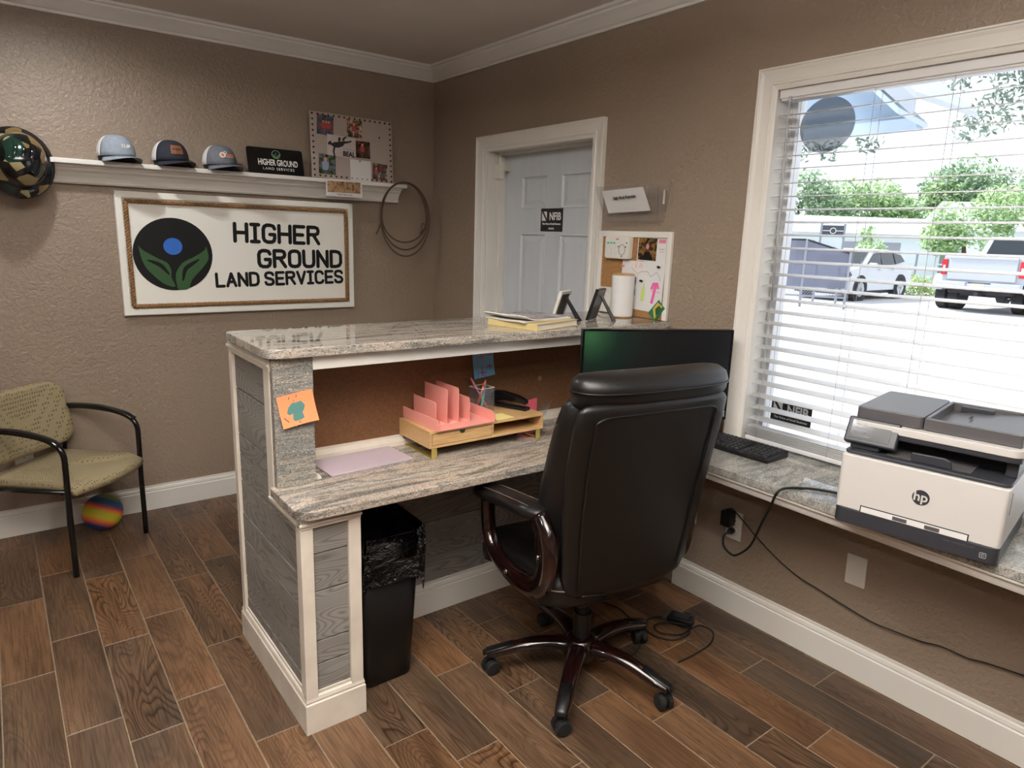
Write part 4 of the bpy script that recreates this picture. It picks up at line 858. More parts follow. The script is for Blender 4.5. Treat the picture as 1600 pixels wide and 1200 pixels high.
# monitor
mo = thing('computer_monitor', 'black flat computer monitor standing at the desk corner', 'monitor', (-.375,-2.33,ZL), RAD(-27))
MW, MZ0, MZ1 = .612, .105, .467
obj('housing', B((-MW/2,.004,MZ0),(MW/2,.030,MZ1)), 'black_plastic', mo, bevel=.003)
obj('bezel', MB().loft([[(sx_*(MW/2-i),y,MZ0+i if sz_ < 0 else MZ1-i) for sx_, sz_ in ((-1,-1),(1,-1),(1,1),(-1,1))] for i, y in ((0,.004),(0,-.002),(.007,-.002),(.008,.001))], False), 'black_gloss', mo)
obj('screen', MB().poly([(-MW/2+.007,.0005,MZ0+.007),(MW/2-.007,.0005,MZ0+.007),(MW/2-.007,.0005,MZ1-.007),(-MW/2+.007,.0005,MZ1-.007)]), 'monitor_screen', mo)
for i, (dx, m_) in enumerate(((.268,'tail_red'),(.283,'white_paper'),(.293,'ink_grey'))):
    obj('label_sticker', B((dx-.005,-.0026,MZ0+.012),(dx+.005,-.0014,MZ0+.026)), m_, mo)
    obj('label_sticker', B((dx-.005,-.0026,MZ0+.030),(dx+.005,-.0014,MZ0+.034)), 'white_paper', mo)
obj('stand_neck', MB().box((-.035,.03,.02),(.035,.055,.30)), 'black_plastic', mo, bevel=.004)
obj('stand_foot', slab(rrect(.24,.17,.03,5,0,.02), .0008, .012), 'black_plastic', mo, bevel=.003)
# keyboard
kb = thing('computer_keyboard', 'black computer keyboard on the window counter beside the monitor', 'keyboard', (-.108,-2.50,ZL), RAD(-88))
obj('case', MB().prism([(-.215,-.074,.0010),(-.215,.074,.0010),(-.215,.074,.026),(-.215,-.074,.016)], (.43,0,0)), 'black_plastic', kb, bevel=.003)
km = MB().loft([[(sx_*.0082*k,sy_*.0080*k,z_) for sx_, sy_ in ((-1,-1),(1,-1),(1,1),(-1,1))] for k, z_ in ((1,0),(.78,.007))]).mesh('key'); km.materials.append(MATS['key_black'])
for r_ in range(6):
    for c_ in range(21):
        x = -.20+.0196*c_
        if c_ in (15,): continue
        if r_ == 0 and 4 < c_ < 10: continue
        o = obj('key', km, None, kb, (x, -.058+.0225*r_, .0175+.0016*r_), (RAD(3.8),0,0))
obj('space_bar', MB().loft([[(sx_*.046*k,sy_*.0082*k2,z_) for sx_, sy_ in ((-1,-1),(1,-1),(1,1),(-1,1))] for k, k2, z_ in ((1,1,0),(.96,.78,.007))]), 'key_black', kb, (-.065,-.058,.0175), (RAD(3.8),0,0))

# printer
pr = thing('office_printer', 'white and dark grey office printer on the window counter', 'printer', (-.213,-3.291,ZL+.001), RAD(-81.2))
PWd = .205; y0, y1 = -.222, .175   # local -y is the front
DP, WP, GP = 'dark_plastic', 'printer_white', 'printer_grey'
obj('base_tray', slab(rrect(2*PWd,y1-y0,.02,5,0,(y0+y1)/2), .0, .046), DP, pr, bevel=.002)
obj('body', slab(rrect(2*PWd,y1-y0,.012,4,0,(y0+y1)/2), .0465, .208), WP, pr, bevel=.003)
obj('drawer_recess', plate([(-.135,.047),(.135,.047),(.135,.066),(-.135,.066)], y0-.0012, y0+.002), 'sign_black', pr)
obj('drawer_handle', plate([(-.132,.047),(.132,.047),(.132,.0635),(-.132,.0635)], y0-.0022, y0+.001), 'white_paper', pr)
for dx in (-.03,.05): obj('drawer_clip', B((dx-.018,y0-.004,.050),(dx+.018,y0-.001,.060)), GP, pr)
obj('output_deck', slab(rrect(2*PWd-.004,y1-y0-.02,.02,5,0,(y0+y1)/2+.004), .2085, .218), DP, pr, bevel=.002)
obj('output_slope', MB().prism([(-.10,y0+.04,.2185),(-.10,y0+.20,.2185),(-.10,y0+.20,.226),(-.10,y0+.06,.222)], (.21,0,0)), GP, pr, bevel=.002)
obj('paper_stop', MB().prism([(-.035,y0+.035,.2185),(.065,y0+.035,.2185),(.06,y0+.035,.240),(.045,y0+.035,.246),(-.035,y0+.035,.244)], (0,.012,0)), DP, pr, bevel=.003)
obj('output_cavity', B((-PWd+.075,y0+.13,.2185),(PWd-.03,y1-.01,.262)), 'sign_black', pr)
obj('rear_column', B((-PWd+.004,y0+.10,.2185),(-PWd+.075,y1-.01,.262)), DP, pr, bevel=.003); obj('rear_column', B((PWd-.030,y0+.09,.2185),(PWd-.002,y1-.01,.262)), DP, pr, bevel=.003)
obj('scanner_lower', slab(rrect(2*PWd+.006,y1-y0-.05,.02,5,.002,(y0+y1)/2+.035), .2625, .278), DP, pr, bevel=.003)
obj('scanner_band', slab(rrect(2*PWd+.008,y1-y0-.045,.026,6,.002,(y0+y1)/2+.033), .2785, .300), WP, pr, bevel=.002)
lid = [(-PWd+.0,.0),(PWd,.0)]
obj('feeder_lid', slab(rrect(.175,y1-y0-.075,.012,4,-PWd+.088,(y0+y1)/2+.045), .3005, .338), GP, pr, bevel=.004)
fx0, fx1, fy0, fy1 = -PWd+.178, PWd-.004, y0+.085, y1+.005
fd = MB().box((fx0,fy0,.3005),(fx1,fy0+.014,.336)).box((fx0,fy1-.014,.3005),(fx1,fy1,.336)).box((fx0,fy0+.014,.3005),(fx0+.010,fy1-.014,.337))
obj('feeder_rim', fd, GP, pr, bevel=.003)
obj('feeder_tray', MB().prism([(fx0+.010,fy0+.014,.3005),(fx1,fy0+.014,.3005),(fx1,fy0+.014,.334),(fx0+.06,fy0+.014,.318),(fx0+.010,fy0+.014,.310)], (0,fy1-fy0-.028,0)), GP, pr)
obj('paper_guide', B((fx0+.035,fy1-.046,.3145),(fx0+.12,fy1-.030,.334)), DP, pr, bevel=.002); obj('paper_guide', B((fx0+.05,fy0+.016,.3145),(fx0+.11,fy0+.024,.324)), DP, pr, bevel=.002)
obj('guide_slot', MB().prism([(fx0+.078,(fy0+fy1)/2-.01,.3246),(fx0+.084,(fy0+fy1)/2-.01,.3256),(fx0+.084,(fy0+fy1)/2+.03,.3256),(fx0+.078,(fy0+fy1)/2+.03,.3246)], (0,0,.001)), 'sign_black', pr)
M_ = Matrix.Translation((-PWd+.058,y0+.062,.268)) @ Matrix.Rotation(RAD(-28),4,'X')
obj('screen_housing', B((-.070,-.014,-.040),(.070,.014,.040), M_), DP, pr, bevel=.006); obj('touch_screen', B((-.056,-.0155,-.027),(.050,-.012,.028), M_), 'black_gloss', pr)
for i in range(4):
    obj('screen_line', B((-.048,-.0162,.016-.012*i),(-.048+(.05 if i % 2 else .034),-.0154,.0185-.012*i), M_), GP, pr)
obj('screen_neck', B((-PWd+.006,y0+.045,.2185),(-PWd+.085,y0+.11,.262)), DP, pr, bevel=.004); obj('usb_port', B((-PWd+.028,y0+.0435,.236),(-PWd+.044,y0+.0455,.241)), 'steel', pr)
lg = obj('maker_badge', disc(.012, .133, .0215, .0215, y0, .001, 40), 'dark_plastic', pr)
text('lettering', 'hp', .036, 'printer_white', lg, (.0115,y0-.0016,.1345), (pi/2,0,0), bold=.0007, sx=1.0).data.transform(Matrix.Shear('XY', 4, (.22,0)))
text('lettering', 'Color LaserJet Pro MFP', .0075, 'printer_grey', pr, (.115,y0-.0008,.034))
obj('power_mark', MB().tube([(x+.172,y0-.001,z_+.020) for x, z_ in rrect(.014,.014,.002,2)], .0010, 4, True).tube([(x+.172,y0-.001,z_+.020) for x, z_ in rrect(.006,.006,.001,2)], .0010, 4, True), 'ink_grey', pr)
obj('side_slot', B((PWd-.0005,y0+.045,.13),(PWd+.0008,y0+.049,.19)), GP, pr)

# outlets, plates, cords on the window wall
o1 = outlet('wall_outlet', 'white outlet with black plugs under the window counter', (-.0005,-2.497,.392), E, h=.125, w=.075)
o2 = outlet('wall_outlet', 'white outlet half hidden behind the office chair back', (-.0005,-2.270,.385), E, h=.125, w=.07)
bp_ = outlet('blank_plate', 'blank white cover plate low on the wall below the printer', (-.0005,-3.013,.408), E, True, .115, .073)
bp_.rotation_euler = (0, RAD(-1.5), E)
ad = thing('plug_adapter', 'black square power plug with thin cord along the wall', 'charger', (-.0085,-2.482,.427), E)
obj('body', plate(rrect(.046,.066,.006), -.045, -.0005), 'black_plastic', ad, bevel=.003)
W3 = lambda y, z, x=-.012: (0-y-2.482, x, z-.427)
pts = [(-.002,-.03,.034),(.01,-.03,.046),(.03,-.026,.043)]+[(-y_-2.482,-.006,z_-.427) for y_, z_ in ((-2.60,.395),(-2.70,.338),(-2.80,.298),(-2.90,.280),(-3.00,.262),(-3.10,.248),(-3.18,.252),(-3.26,.258),(-3.32,.272),(-3.40,.272),(-3.46,.285),(-3.62,.30),(-3.9,.29))]
obj('cord', MB().tube(bez(pts,6), .0024, 6), 'black_rubber', ad, smooth=True)
pc_ = thing('printer_lead', 'thick black printer power cord looping from outlet to counter', 'cord', (0,0,0))
obj('plug', MB().lathe([(.012,0),(.014,.01),(.012,.024),(.006,.034)], k=12), 'black_plastic', pc_, (-.0085,-2.497,.371), (0,-pi/2,0), smooth=True)
obj('cord', MB().tube(bez([(-.040,-2.497,.371),(-.052,-2.484,.349),(-.057,-2.492,.312),(-.06,-2.525,.293),(-.066,-2.562,.300),(-.10,-2.64,.381),(-.20,-2.738,.538),(-.30,-2.822,.654),(-.395,-2.893,.745),(-.392,-2.908,.768),(-.36,-2.918,.770),(-.32,-2.930,.7655),(-.28,-2.967,.7645),(-.245,-3.04,.7645),(-.235,-3.084,.7645)],7), .0044, 8), 'black_rubber', pc_, smooth=True)
pa = thing('power_adapter', 'black power adapter with coiled cable on the floor by the wall', 'power adapter', (-.255,-2.46,.0004), RAD(25))
obj('brick', MB().box((-.030,-.05,.001),(.030,.05,.034)), 'black_plastic', pa, bevel=.004)
obj('brick_label', B((-.020,-.03,.0338),(.020,.03,.0346)), 'dark_plastic', pa)
obj('cable', MB().tube(bez([(-.0,.05,.016),(-.01,.085,.012),(-.055,.125,.008),(-.12,.12,.006),(-.155,.06,.005),(-.14,-.01,.005),(-.08,-.05,.012),(-.03,-.03,.014),(-.05,.05,.016),(-.10,.085,.014),(-.13,.05,.012),(-.105,-.02,.012),(-.04,-.045,.006),(.02,-.075,.004),(.0,-.13,.004),(-.09,-.14,.004),(-.20,-.10,.004),(-.28,-.06,.004)],7), .0034, 6), 'black_rubber', pa, smooth=True)
obj('connector', MB().box((-.022,.058,.010),(.018,.076,.024)), 'steel', pa, bevel=.002)
obj('plug', MB().box((.034,-.03,.004),(.062,.0,.022)).cyl((.062,-.008,.013),(.08,-.008,.013),.003,k=6).cyl((.062,-.022,.013),(.08,-.022,.013),.003,k=6), 'black_plastic', pa)
fc = tag(obj('floor_cable', MB().tube(bez([(-.40,-2.02,.004),(-.415,-2.14,.004),(-.39,-2.24,.004),(-.43,-2.36,.004),(-.50,-2.46,.004),(-.60,-2.5,.004),(-.72,-2.46,.004)],6), .003, 6), 'black_rubber', smooth=True), 'thin black cable trailing across the floor under the office chair', 'cord')

# trash can
tr = thing('trash_can', 'tall black plastic trash can inside the desk end', 'trash can', (-1.424,-1.995,0))
def rr(w, d, r, z): return [(x, y, z) for x, y in rrect(w, d, r, 5)]
obj('bin', MB().loft([rr(.18,.215,.03,.001),rr(.195,.235,.035,.01),rr(.25,.29,.045,.54),rr(.24,.28,.042,.54),rr(.175,.225,.03,.015),rr(.02,.02,.005,.015)], True), 'bin_plastic', tr, smooth=True)
random.seed(4)
def liner(u, v):
    P = rrect(.262, .306, .05, 12); n = len(P); a, b = P[int(u*n) % n]
    w_ = .006*sin(u*61+v*5)+.005*sin(u*113+v*9)+.004*sin(u*37-v*13)
    if v < .3: k = .955+.03*v/.3; z_ = .42+.145*v/.3
    elif v < .42: k = .985+.055*(v-.3)/.12; z_ = .565+.012*sin((v-.3)/.12*pi)
    else: k = 1.045+.02*sin((v-.42)*7); z_ = .565-(v-.42)/.58*(.185+.03*sin(u*23)+.02*sin(u*51))
    k += w_*(2.0 if v > .42 else 1.0)
    return Vector((a*k, b*k, z_+.4*w_))
mb = MB(); NU, NV = 104, 26; gv = [[mb.b.verts.new(liner(i/NU, j/NV)) for j in range(NV+1)] for i in range(NU)]
for i in range(NU):
    for j in range(NV): mb.b.faces.new((gv[i][j], gv[(i+1) % NU][j], gv[(i+1) % NU][j+1], gv[i][j+1]))
obj('bin_liner', mb, 'bin_liner', tr, smooth=True)

# ================================================================== office chair
oc = thing('office_chair', 'large dark leather executive office chair with mahogany arms', 'chair', (-.83,-2.46,0), RAD(-8))
LE, MA = 'leather', 'mahogany'
def sect(z, y, hw, t, n=30, p=3.2, bow=0.0, cx=.030):
    out = []
    for i in range(n):
        a = 2*pi*i/n; c_, s_ = cos(a), sin(a)
        x = hw*math.copysign(abs(c_)**(2/p), c_); yy = t/2*math.copysign(abs(s_)**(2/2.4), s_)
        out.append((cx+x, y+yy+bow*(x/hw)**2, z))
    return out
# rear shell: z, centre y, half width, thickness
RS = [(.424,-.175,.05,.03),(.426,-.178,.13,.045),(.436,-.182,.20,.052),(.458,-.188,.236,.058),(.52,-.196,.262,.06),(.62,-.207,.274,.06),(.75,-.222,.284,.06),(.90,-.246,.292,.06),(1.02,-.270,.293,.058),(1.075,-.283,.287,.054),(1.092,-.287,.272,.044),(1.098,-.288,.24,.02)]
obj('back_shell', MB().loft([sect(z, y, hw, t_, p=4.5, bow=.012) for z, y, hw, t_ in RS]), LE, oc, smooth=True)
CS = [(.47,-.10,.22,.10),(.50,-.10,.262,.13),(.58,-.105,.276,.15),(.70,-.120,.284,.155),(.82,-.140,.287,.15),(.93,-.165,.288,.14),(1.02,-.190,.288,.135),(1.07,-.205,.282,.12),(1.10,-.212,.26,.08)]
obj('back_cushion', MB().loft([sect(z, y, hw, t_, p=4, bow=.03, cx=.022+.02*max(0,(z-.7)/.4)) for z, y, hw, t_ in CS]), LE, oc, smooth=True)
HS = [(1.068,-.235,.25,.06),(1.080,-.238,.282,.12),(1.105,-.240,.292,.15),(1.135,-.242,.294,.155),(1.158,-.240,.289,.14),(1.172,-.235,.272,.10),(1.177,-.232,.23,.05)]
obj('headrest', MB().loft([sect(z, y, hw, t_, p=4.2, bow=.02, cx=.05) for z, y, hw, t_ in HS]), LE, oc, smooth=True)
def seam(pts, r=.003, m='leather', nm='piping'): return obj(nm, MB().tube(bez(pts, 6), r, 6), m, oc, smooth=True)
sp = []
def rear(x, z):
    for i in range(len(RS)-1):
        if RS[i][0] <= z <= RS[i+1][0]:
            k = (z-RS[i][0])/(RS[i+1][0]-RS[i][0]); return (x+.028, RS[i][1]+k*(RS[i+1][1]-RS[i][1])-.5*(RS[i][3]+k*(RS[i+1][3]-RS[i][3]))-.001+.012*(x/.27)**2, z)
seam([rear(-.205,.455),rear(-.22,.60),rear(-.232,.80),rear(-.236,1.0),rear(-.222,1.055),rear(-.10,1.062),rear(0,1.064),rear(.10,1.062),rear(.215,1.055),rear(.226,1.0),rear(.222,.80),rear(.208,.60),rear(.19,.475)], .0032)
seam([rear(-.10,.440),rear(-.19,.455)],.003); 
obj('piping', MB().tube([(x, y-.0, z) for x, y, z in sect(1.128,-.242,.2955,.158, p=4.2, bow=.02, cx=.05)], .003, 6, True), 'leather', oc, smooth=True)
obj('stitching', MB().tube(bez([(-.262,-.175,1.02),(-.272,-.10,.96),(-.268,-.06,.93)],4), .0012, 5), 'stitching', oc)
ss = []
for k, z in ((.85,.395),(.97,.405),(1.0,.43),(1.0,.46),(.985,.485),(.93,.503),(.7,.515),(.3,.52),(.02,.52)):
    ss.append([(x*k, .085+y*k+(0 if y < .1 else 0), z-(.03 if y > .2 else 0)) for x, y in rrect(.52,.54,.08,6)])
obj('seat', MB().loft(ss), LE, oc, smooth=True)
obj('seat_pan', B((-.2,-.12,.375),(.2,.28,.397)), 'black_plastic', oc, bevel=.005)
obj('piping', MB().tube([(x*1.003, .085+y*1.003, .468-(.03 if y > .2 else 0)) for x, y in rrect(.52,.54,.08,6)], .003, 6, True), 'stitching', oc, smooth=True)
for s_ in (-1,1):
    x = s_*.278
    path = [(x,.225,.645),(x,.222,.60),(x,.210,.535),(x,.165,.480),(x,.09,.452),(x,0,.447),(x,-.09,.462),(x,-.155,.510),(x,-.180,.585),(x,-.165,.660),(x,-.115,.705)]
    pb_ = bez(path, 4); k = len(pb_)
    wid = [.022+.020*min(1, max(0,(i/k-.25)/.3)) for i in range(k)]
    obj('arm_loop', MB().tube(pb_, .027, 12, flat=(1,0,0), rb=wid), MA, oc, smooth=True)
    obj('arm_bolt', MB().lathe([(.009,0),(.008,.004),(.0005,.005)], (0,0,0), 12), 'chrome', oc, (x+s_*.027,-.165,.60), (0,s_*pi/2,0), smooth=True)
    obj('arm_bolt', MB().lathe([(.009,0),(.008,.004),(.0005,.005)], (0,0,0), 12), 'chrome', oc, (x+s_*.027,.03,.462), (0,s_*pi/2,0), smooth=True)
    pr_ = bez([(x,.305,.648),(x,.25,.668),(x,.15,.686),(x,.04,.702),(x,-.08,.718),(x,-.135,.722)], 4); k = len(pr_)
    obj('arm_pad', MB().tube(pr_, [.050*min(1,.35+3.2*min(i,k-1-i)/k) for i in range(k)], 16, flat=(1,0,0), rb=[.029*min(1,.4+3.2*min(i,k-1-i)/k) for i in range(k)]), LE, oc, smooth=True)
    for q_ in (-1,1):
        obj('stitching', MB().tube([(p.x+q_*.030,p.y,p.z+.0245) for p in pr_[3:-3]], .0011, 5), 'stitching', oc)
obj('tilt_mechanism', MB().box((-.09,-.10,.33),(.09,.14,.376)), 'black_plastic', oc, bevel=.01)
obj('tension_knob', MB().cyl((0,.14,.345),(0,.20,.340),.022,.02,k=16), 'black_plastic', oc, smooth=True)
obj('gas_column', MB().cyl((0,0,.10),(0,0,.25),.032,k=24).cyl((0,0,.25),(0,0,.34),.022,k=20), 'black_plastic', oc, smooth=False)
obj('base_hub', MB().lathe([(.035,.075),(.062,.08),(.066,.12),(.052,.15),(.038,.158)], k=28), MA, oc, smooth=True)
th0 = math.radians(153)
for i in range(5):
    a = th0+i*2*pi/5; c_, s_ = cos(a), sin(a)
    prof = bez([(.045,.128),(.12,.135),(.20,.124),(.27,.100),(.318,.082),(.335,.074)], 4); k = len(prof)
    pl_ = []
    prof = bez([(.045,0,.122),(.12,0,.128),(.20,0,.118),(.27,0,.098),(.315,0,.084),(.338,0,.078)], 4); k = len(prof)
    leg_ = obj('base_leg', MB().tube([(c_*p.x, s_*p.x, p.z) for p in prof], [.036-.014*i_/k for i_ in range(k)], 12, flat=(-s_,c_,0), rb=[.026-.012*i_/k for i_ in range(k)]), MA, oc, smooth=True)
    lab(obj('foot_plate', MB().tube([(c_*r_, s_*r_, z_) for r_, z_ in ((.245,.1235),(.30,.104),(.34,.092),(.352,.080))], .019, 10, flat=(-s_,c_,0), rb=.006), 'black_plastic', leg_, smooth=True), 'scuffed black plastic cap')
    ca = a+[.5,2.2,-.6,1.1,.2][i]; ux, uy = -sin(ca), cos(ca); px_, py_ = c_*.325, s_*.325
    cs = obj('caster', MB().cyl((px_,py_,.05),(px_,py_,.082),.010,k=10).tube([(px_-ux*.006,py_-uy*.006,.036),(px_+ux*.006,py_+uy*.006,.036)], .022, 14), 'black_plastic', oc)
    for q_ in (-1,1): obj('caster_wheel', MB().tube([(px_+ux*q_*.007,py_+uy*q_*.007,.0285),(px_+ux*q_*.022,py_+uy*q_*.022,.0285),(px_+ux*q_*.026,py_+uy*q_*.026,.0285)], [.028,.028,.022], 20), 'black_rubber', cs)

# ================================================================== outdoors
gr = struct(obj('ground', B((.4,-40,-.16),(120,90,-.10)), 'concrete_lot'))
GZ = -.10
def wheel(parent, x, y, z, r, w, side=1, dual=False):
    t_ = obj('wheel', MB().tube([(x,y-w/2,z),(x,y-w/2+.02,z),(x,y+w/2-.02,z),(x,y+w/2,z)], [r*.93,r,r,r*.93], 28), 'tyre', parent, smooth=False)
    yo = y-side*(w/2+.004)
    obj('rim', MB().tube([(x,yo,z),(x,yo+side*.02,z)], [r*.62,r*.62], 24), 'wheel_metal', t_)
    for i in range(5):
        a = 2*pi*i/5; obj('spoke', MB().prism([(x+.05*cos(a-1.2),yo-side*.012,z+.05*sin(a-1.2)),(x+.05*cos(a+1.2),yo-side*.012,z+.05*sin(a+1.2)),(x+r*.6*cos(a+.2),yo-side*.012,z+r*.6*sin(a+.2)),(x+r*.6*cos(a-.2),yo-side*.012,z+r*.6*sin(a-.2))], (0,side*.012,0)), 'tyre' if False else 'wheel_metal', t_)
    return t_
# white SUV, nose towards the building (local -x forward)
sv = thing('parked_suv', 'white SUV parked outside, nose towards the chain-link fence', 'car', (19.05,6.35,GZ), RAD(0))
prof = [(-.95,.30),(-1.0,.62),(-.93,.86),(-.75,.96),(.15,1.08),(.85,1.52),(1.3,1.60),(2.2,1.58),(2.85,1.46),(3.25,1.05),(3.42,1.0),(3.46,.55),(3.40,.30)]
def carsec(y, sg_, k): return [(x, y+sg_*.34*max(0,z-1.0), z if z < 1.2 else z*k) for x, z in prof]
obj('car_body', MB().loft([carsec(0,1,.985), carsec(.14,1,1), carsec(1.71,-1,1), carsec(1.85,-1,.985)]), 'car_white', sv, smooth=False, bevel=.03)
gy = lambda z: .345*max(0,z-1.0)-.015
def quad_side(pts, m, nm): return obj(nm, MB().prism([(x, gy(z)-.0, z) for x, z in pts], (0,.03,0)), m, sv)
for pts in ([(.30,1.10),(.92,1.46),(1.25,1.50),(1.25,1.10)],[(1.32,1.10),(1.32,1.51),(2.15,1.50),(2.2,1.12)],[(2.28,1.13),(2.24,1.49),(2.75,1.42),(2.95,1.22)]): quad_side(pts, 'car_glass', 'side_window')
obj('windscreen', MB().prism([(.12,.16,1.095),(.12,1.68,1.095),(.80,1.55,1.505),(.80,.28,1.505)], (-.03,0,.03)), 'car_glass', sv)
for x in (0,2.7): 
    obj('wheel_arch', MB().tube([(x,-.012,.36),(x,.10,.36)], .44, 24), 'under_dark', sv); wheel(sv, x, .10, .36, .36, .24, 1); wheel(sv, x, 1.72, .36, .36, .24, -1)
obj('underbody', B((-.7,.1,.20),(3.2,1.75,.34)), 'under_dark', sv); obj('mirror', MB().box((.32,-.22,1.04),(.50,-.02,1.18)), 'car_white', sv, bevel=.03)
obj('spoiler', B((2.80,.25,1.50),(3.15,1.6,1.54)), 'under_dark', sv); obj('headlamp', MB().prism([(-.98,-.004,.66),(-.60,-.004,.80),(-.70,-.004,.90),(-.93,-.004,.86)], (0,.3,0)), 'car_glass', sv); obj('front_vent', MB().prism([(-1.01,.06,.36),(-1.01,.5,.36),(-1.02,.4,.55),(-1.02,.06,.58)], (-.01,0,0)), 'under_dark', sv)
for x in (1.05,2.0): obj('door_handle', B((x,-.03,.95),(x+.2,0,.985)), 'wheel_metal', sv)
# white pickup, tail towards the building
tk = thing('pickup_truck', 'white dually pickup truck parked outside, tailgate facing the window', 'truck', (18.8,2.1,GZ), 0)
obj('bed', B((0,-.02,.78),(2.3,1.92,1.50)), 'truck_white', tk, bevel=.04)
obj('tailgate', MB().box((-.05,.14,.86),(.0,1.76,1.46)).box((-.08,.14,1.42),(.0,1.76,1.50)), 'truck_white', tk, bevel=.02)
obj('fender', MB().loft([[(x,1.90,z),(x,2.2,z-.04 if z > .6 else z),(x,2.2,.55),(x,1.90,.55)] for x, z in ((.15,.70),(.3,1.02),(1.3,1.02),(1.5,.70))]), 'truck_white', tk, bevel=.04)
obj('fender', MB().loft([[(x,0,z),(x,-.3,z-.04 if z > .6 else z),(x,-.3,.55),(x,0,.55)] for x, z in ((.15,.70),(.3,1.02),(1.3,1.02),(1.5,.70))]), 'truck_white', tk, bevel=.04)
obj('cab', MB().loft([[(2.3,.02,1.5),(2.3,1.88,1.5),(2.5,1.72,2.06),(2.5,.18,2.06)],[(4.2,.02,1.5),(4.2,1.88,1.5),(3.9,1.72,2.06),(3.9,.18,2.06)]]), 'truck_white', tk, bevel=.04)
obj('rear_window', MB().prism([(2.30,.22,1.56),(2.30,1.68,1.56),(2.45,1.58,2.0),(2.45,.32,2.0)], (-.02,0,0)), 'car_glass', tk); obj('hood', B((4.2,.02,.7),(5.6,1.88,1.5)), 'truck_white', tk, bevel=.06)
for y in (1.80,-.04): obj('tail_light', B((-.06,y,.98),(.02,y+.13,1.40)), 'tail_red', tk, bevel=.01); obj('tail_lens', B((-.064,y+.03,1.10),(.0,y+.09,1.24)), 'car_white', tk)
obj('bumper', MB().box((-.28,1.2,.62),(-.02,1.95,.82)).box((-.28,-.05,.62),(-.02,.62,.82)).box((-.24,.62,.60),(-.02,1.2,.78)), 'truck_white', tk, bevel=.03)
obj('number_plate', B((-.255,.76,.63),(-.24,1.08,.79)), 'plate_pale', tk); obj('hitch', MB().box((-.30,.86,.46),(.3,.96,.56)).box((-.02,.2,.5),(.6,1.7,.6)), 'under_dark', tk)
for y in (2.05,1.72,.18,-.15): wheel(tk, .85, y, .42, .42, .27, 1 if y < .5 else -1)
for y in (1.75,.1): wheel(tk, 4.6, y, .42, .42, .27, 1)
obj('chassis', B((.3,.4,.42),(5.2,1.5,.78)), 'under_dark', tk)
# screened chain-link gate
fn = thing('screened_fence', 'grey mesh screened chain-link fence panel beside the parked SUV', 'fence', (0,0,GZ))
FA, FB, FM = Vector((15.0,6.61,0)), Vector((15.79,5.13,0)), Vector((15.27,6.10,0))
obj('privacy_screen', MB().prism([FA+Vector((0,0,.54)),FB+Vector((0,0,.54)),FB+Vector((0,0,1.45)),FM+Vector((0,0,1.78)),FA+Vector((0,0,1.78))], (.01,.005,0)), 'screen_mesh', fn)
for p, h in ((FA,1.83),(FM,1.82),(FB,1.50)): obj('post', MB().cyl(p,p+Vector((0,0,h)),.035,k=10), 'post_grey', fn)
obj('top_rail', MB().tube([FA+Vector((0,0,1.80)),FM+Vector((0,0,1.80)),FB+Vector((0,0,1.47))], .025, 8), 'under_dark', fn); obj('bottom_rail', MB().tube([FA+Vector((0,0,.30)),FB+Vector((0,0,.30))], .025, 8), 'post_grey', fn)
mb = MB(); L_ = (FB-FA).length; dd_ = (FB-FA)/L_
for i in range(int(L_/.07)):
    for s_ in (1,-1):
        a_ = FA+dd_*(i*.07)+Vector((0,0,.32 if s_ > 0 else .54)); mb.tube([a_, a_+dd_*.22+Vector((0,0,.22*s_))], .006, 4)
o = obj('chain_link', mb, 'post_grey', fn); o['kind'] = 'stuff'
ps_ = thing('post_sign', 'small dark sign board on posts behind the screened fence', 'sign', (16.35,6.0,GZ), RAD(-50))
for x in (-.30,.30): obj('post', MB().cyl((x,0,0),(x,0,2.26),.035,k=8), 'post_grey', ps_)
obj('sign_board', B((-.28,-.02,1.92),(.28,.02,2.21)), 'sign_dark', ps_); obj('sign_board', B((-.28,-.02,1.42),(.28,.02,1.84)), 'shed_white', ps_)
obj('emblem', MB().tube([(.075*cos(2*pi*i/16),-.03,2.065+.075*sin(2*pi*i/16)) for i in range(16)], .012, 5, True).box((-.265,-.035,2.055),(-.085,-.025,2.075)).box((.085,-.035,2.055),(.265,-.025,2.075)), 'logo_white', ps_)
sh_ = thing('long_shed', 'long low white building beyond the parking lot', 'building', (29.2,15.9,GZ), RAD(-36))
obj('wall', B((0,0,0),(8.6,4,2.35)), 'shed_white', sh_); obj('roof', MB().prism([(-.3,-.5,2.3),(-.3,4.4,2.3),(-.3,2,3.2)], (9.2,0,0)), 'shed_roof', sh_)
for x in (1.2,3.4,5.6): obj('window', B((x,-.03,1.1),(x+.9,.02,1.9)), 'post_grey', sh_)
hs2 = thing('far_house', 'small pale gabled house roof among the trees far right', 'building', (36.0,9.6,GZ), RAD(-45))
obj('wall', B((0,0,0),(5,5,2.7)), 'shed_white', hs2); obj('roof', MB().prism([(-.4,-.5,2.6),(-.4,5.5,2.6),(-.4,2.5,4.1)], (5.8,0,0)), 'shed_roof', hs2)
fr2 = thing('far_fence', 'pale rail fence across the far side of the lot', 'fence', (26,12.0,GZ), RAD(-48))
for i in range(9): obj('post', B((i*1.4-.04,-.04,0),(i*1.4+.04,.04,1.5)), 'post_grey', fr2)
for z in (.5,1.0,1.45): obj('rail', B((0,-.02,z),(11.2,.02,z+.06)), 'shed_white', fr2)
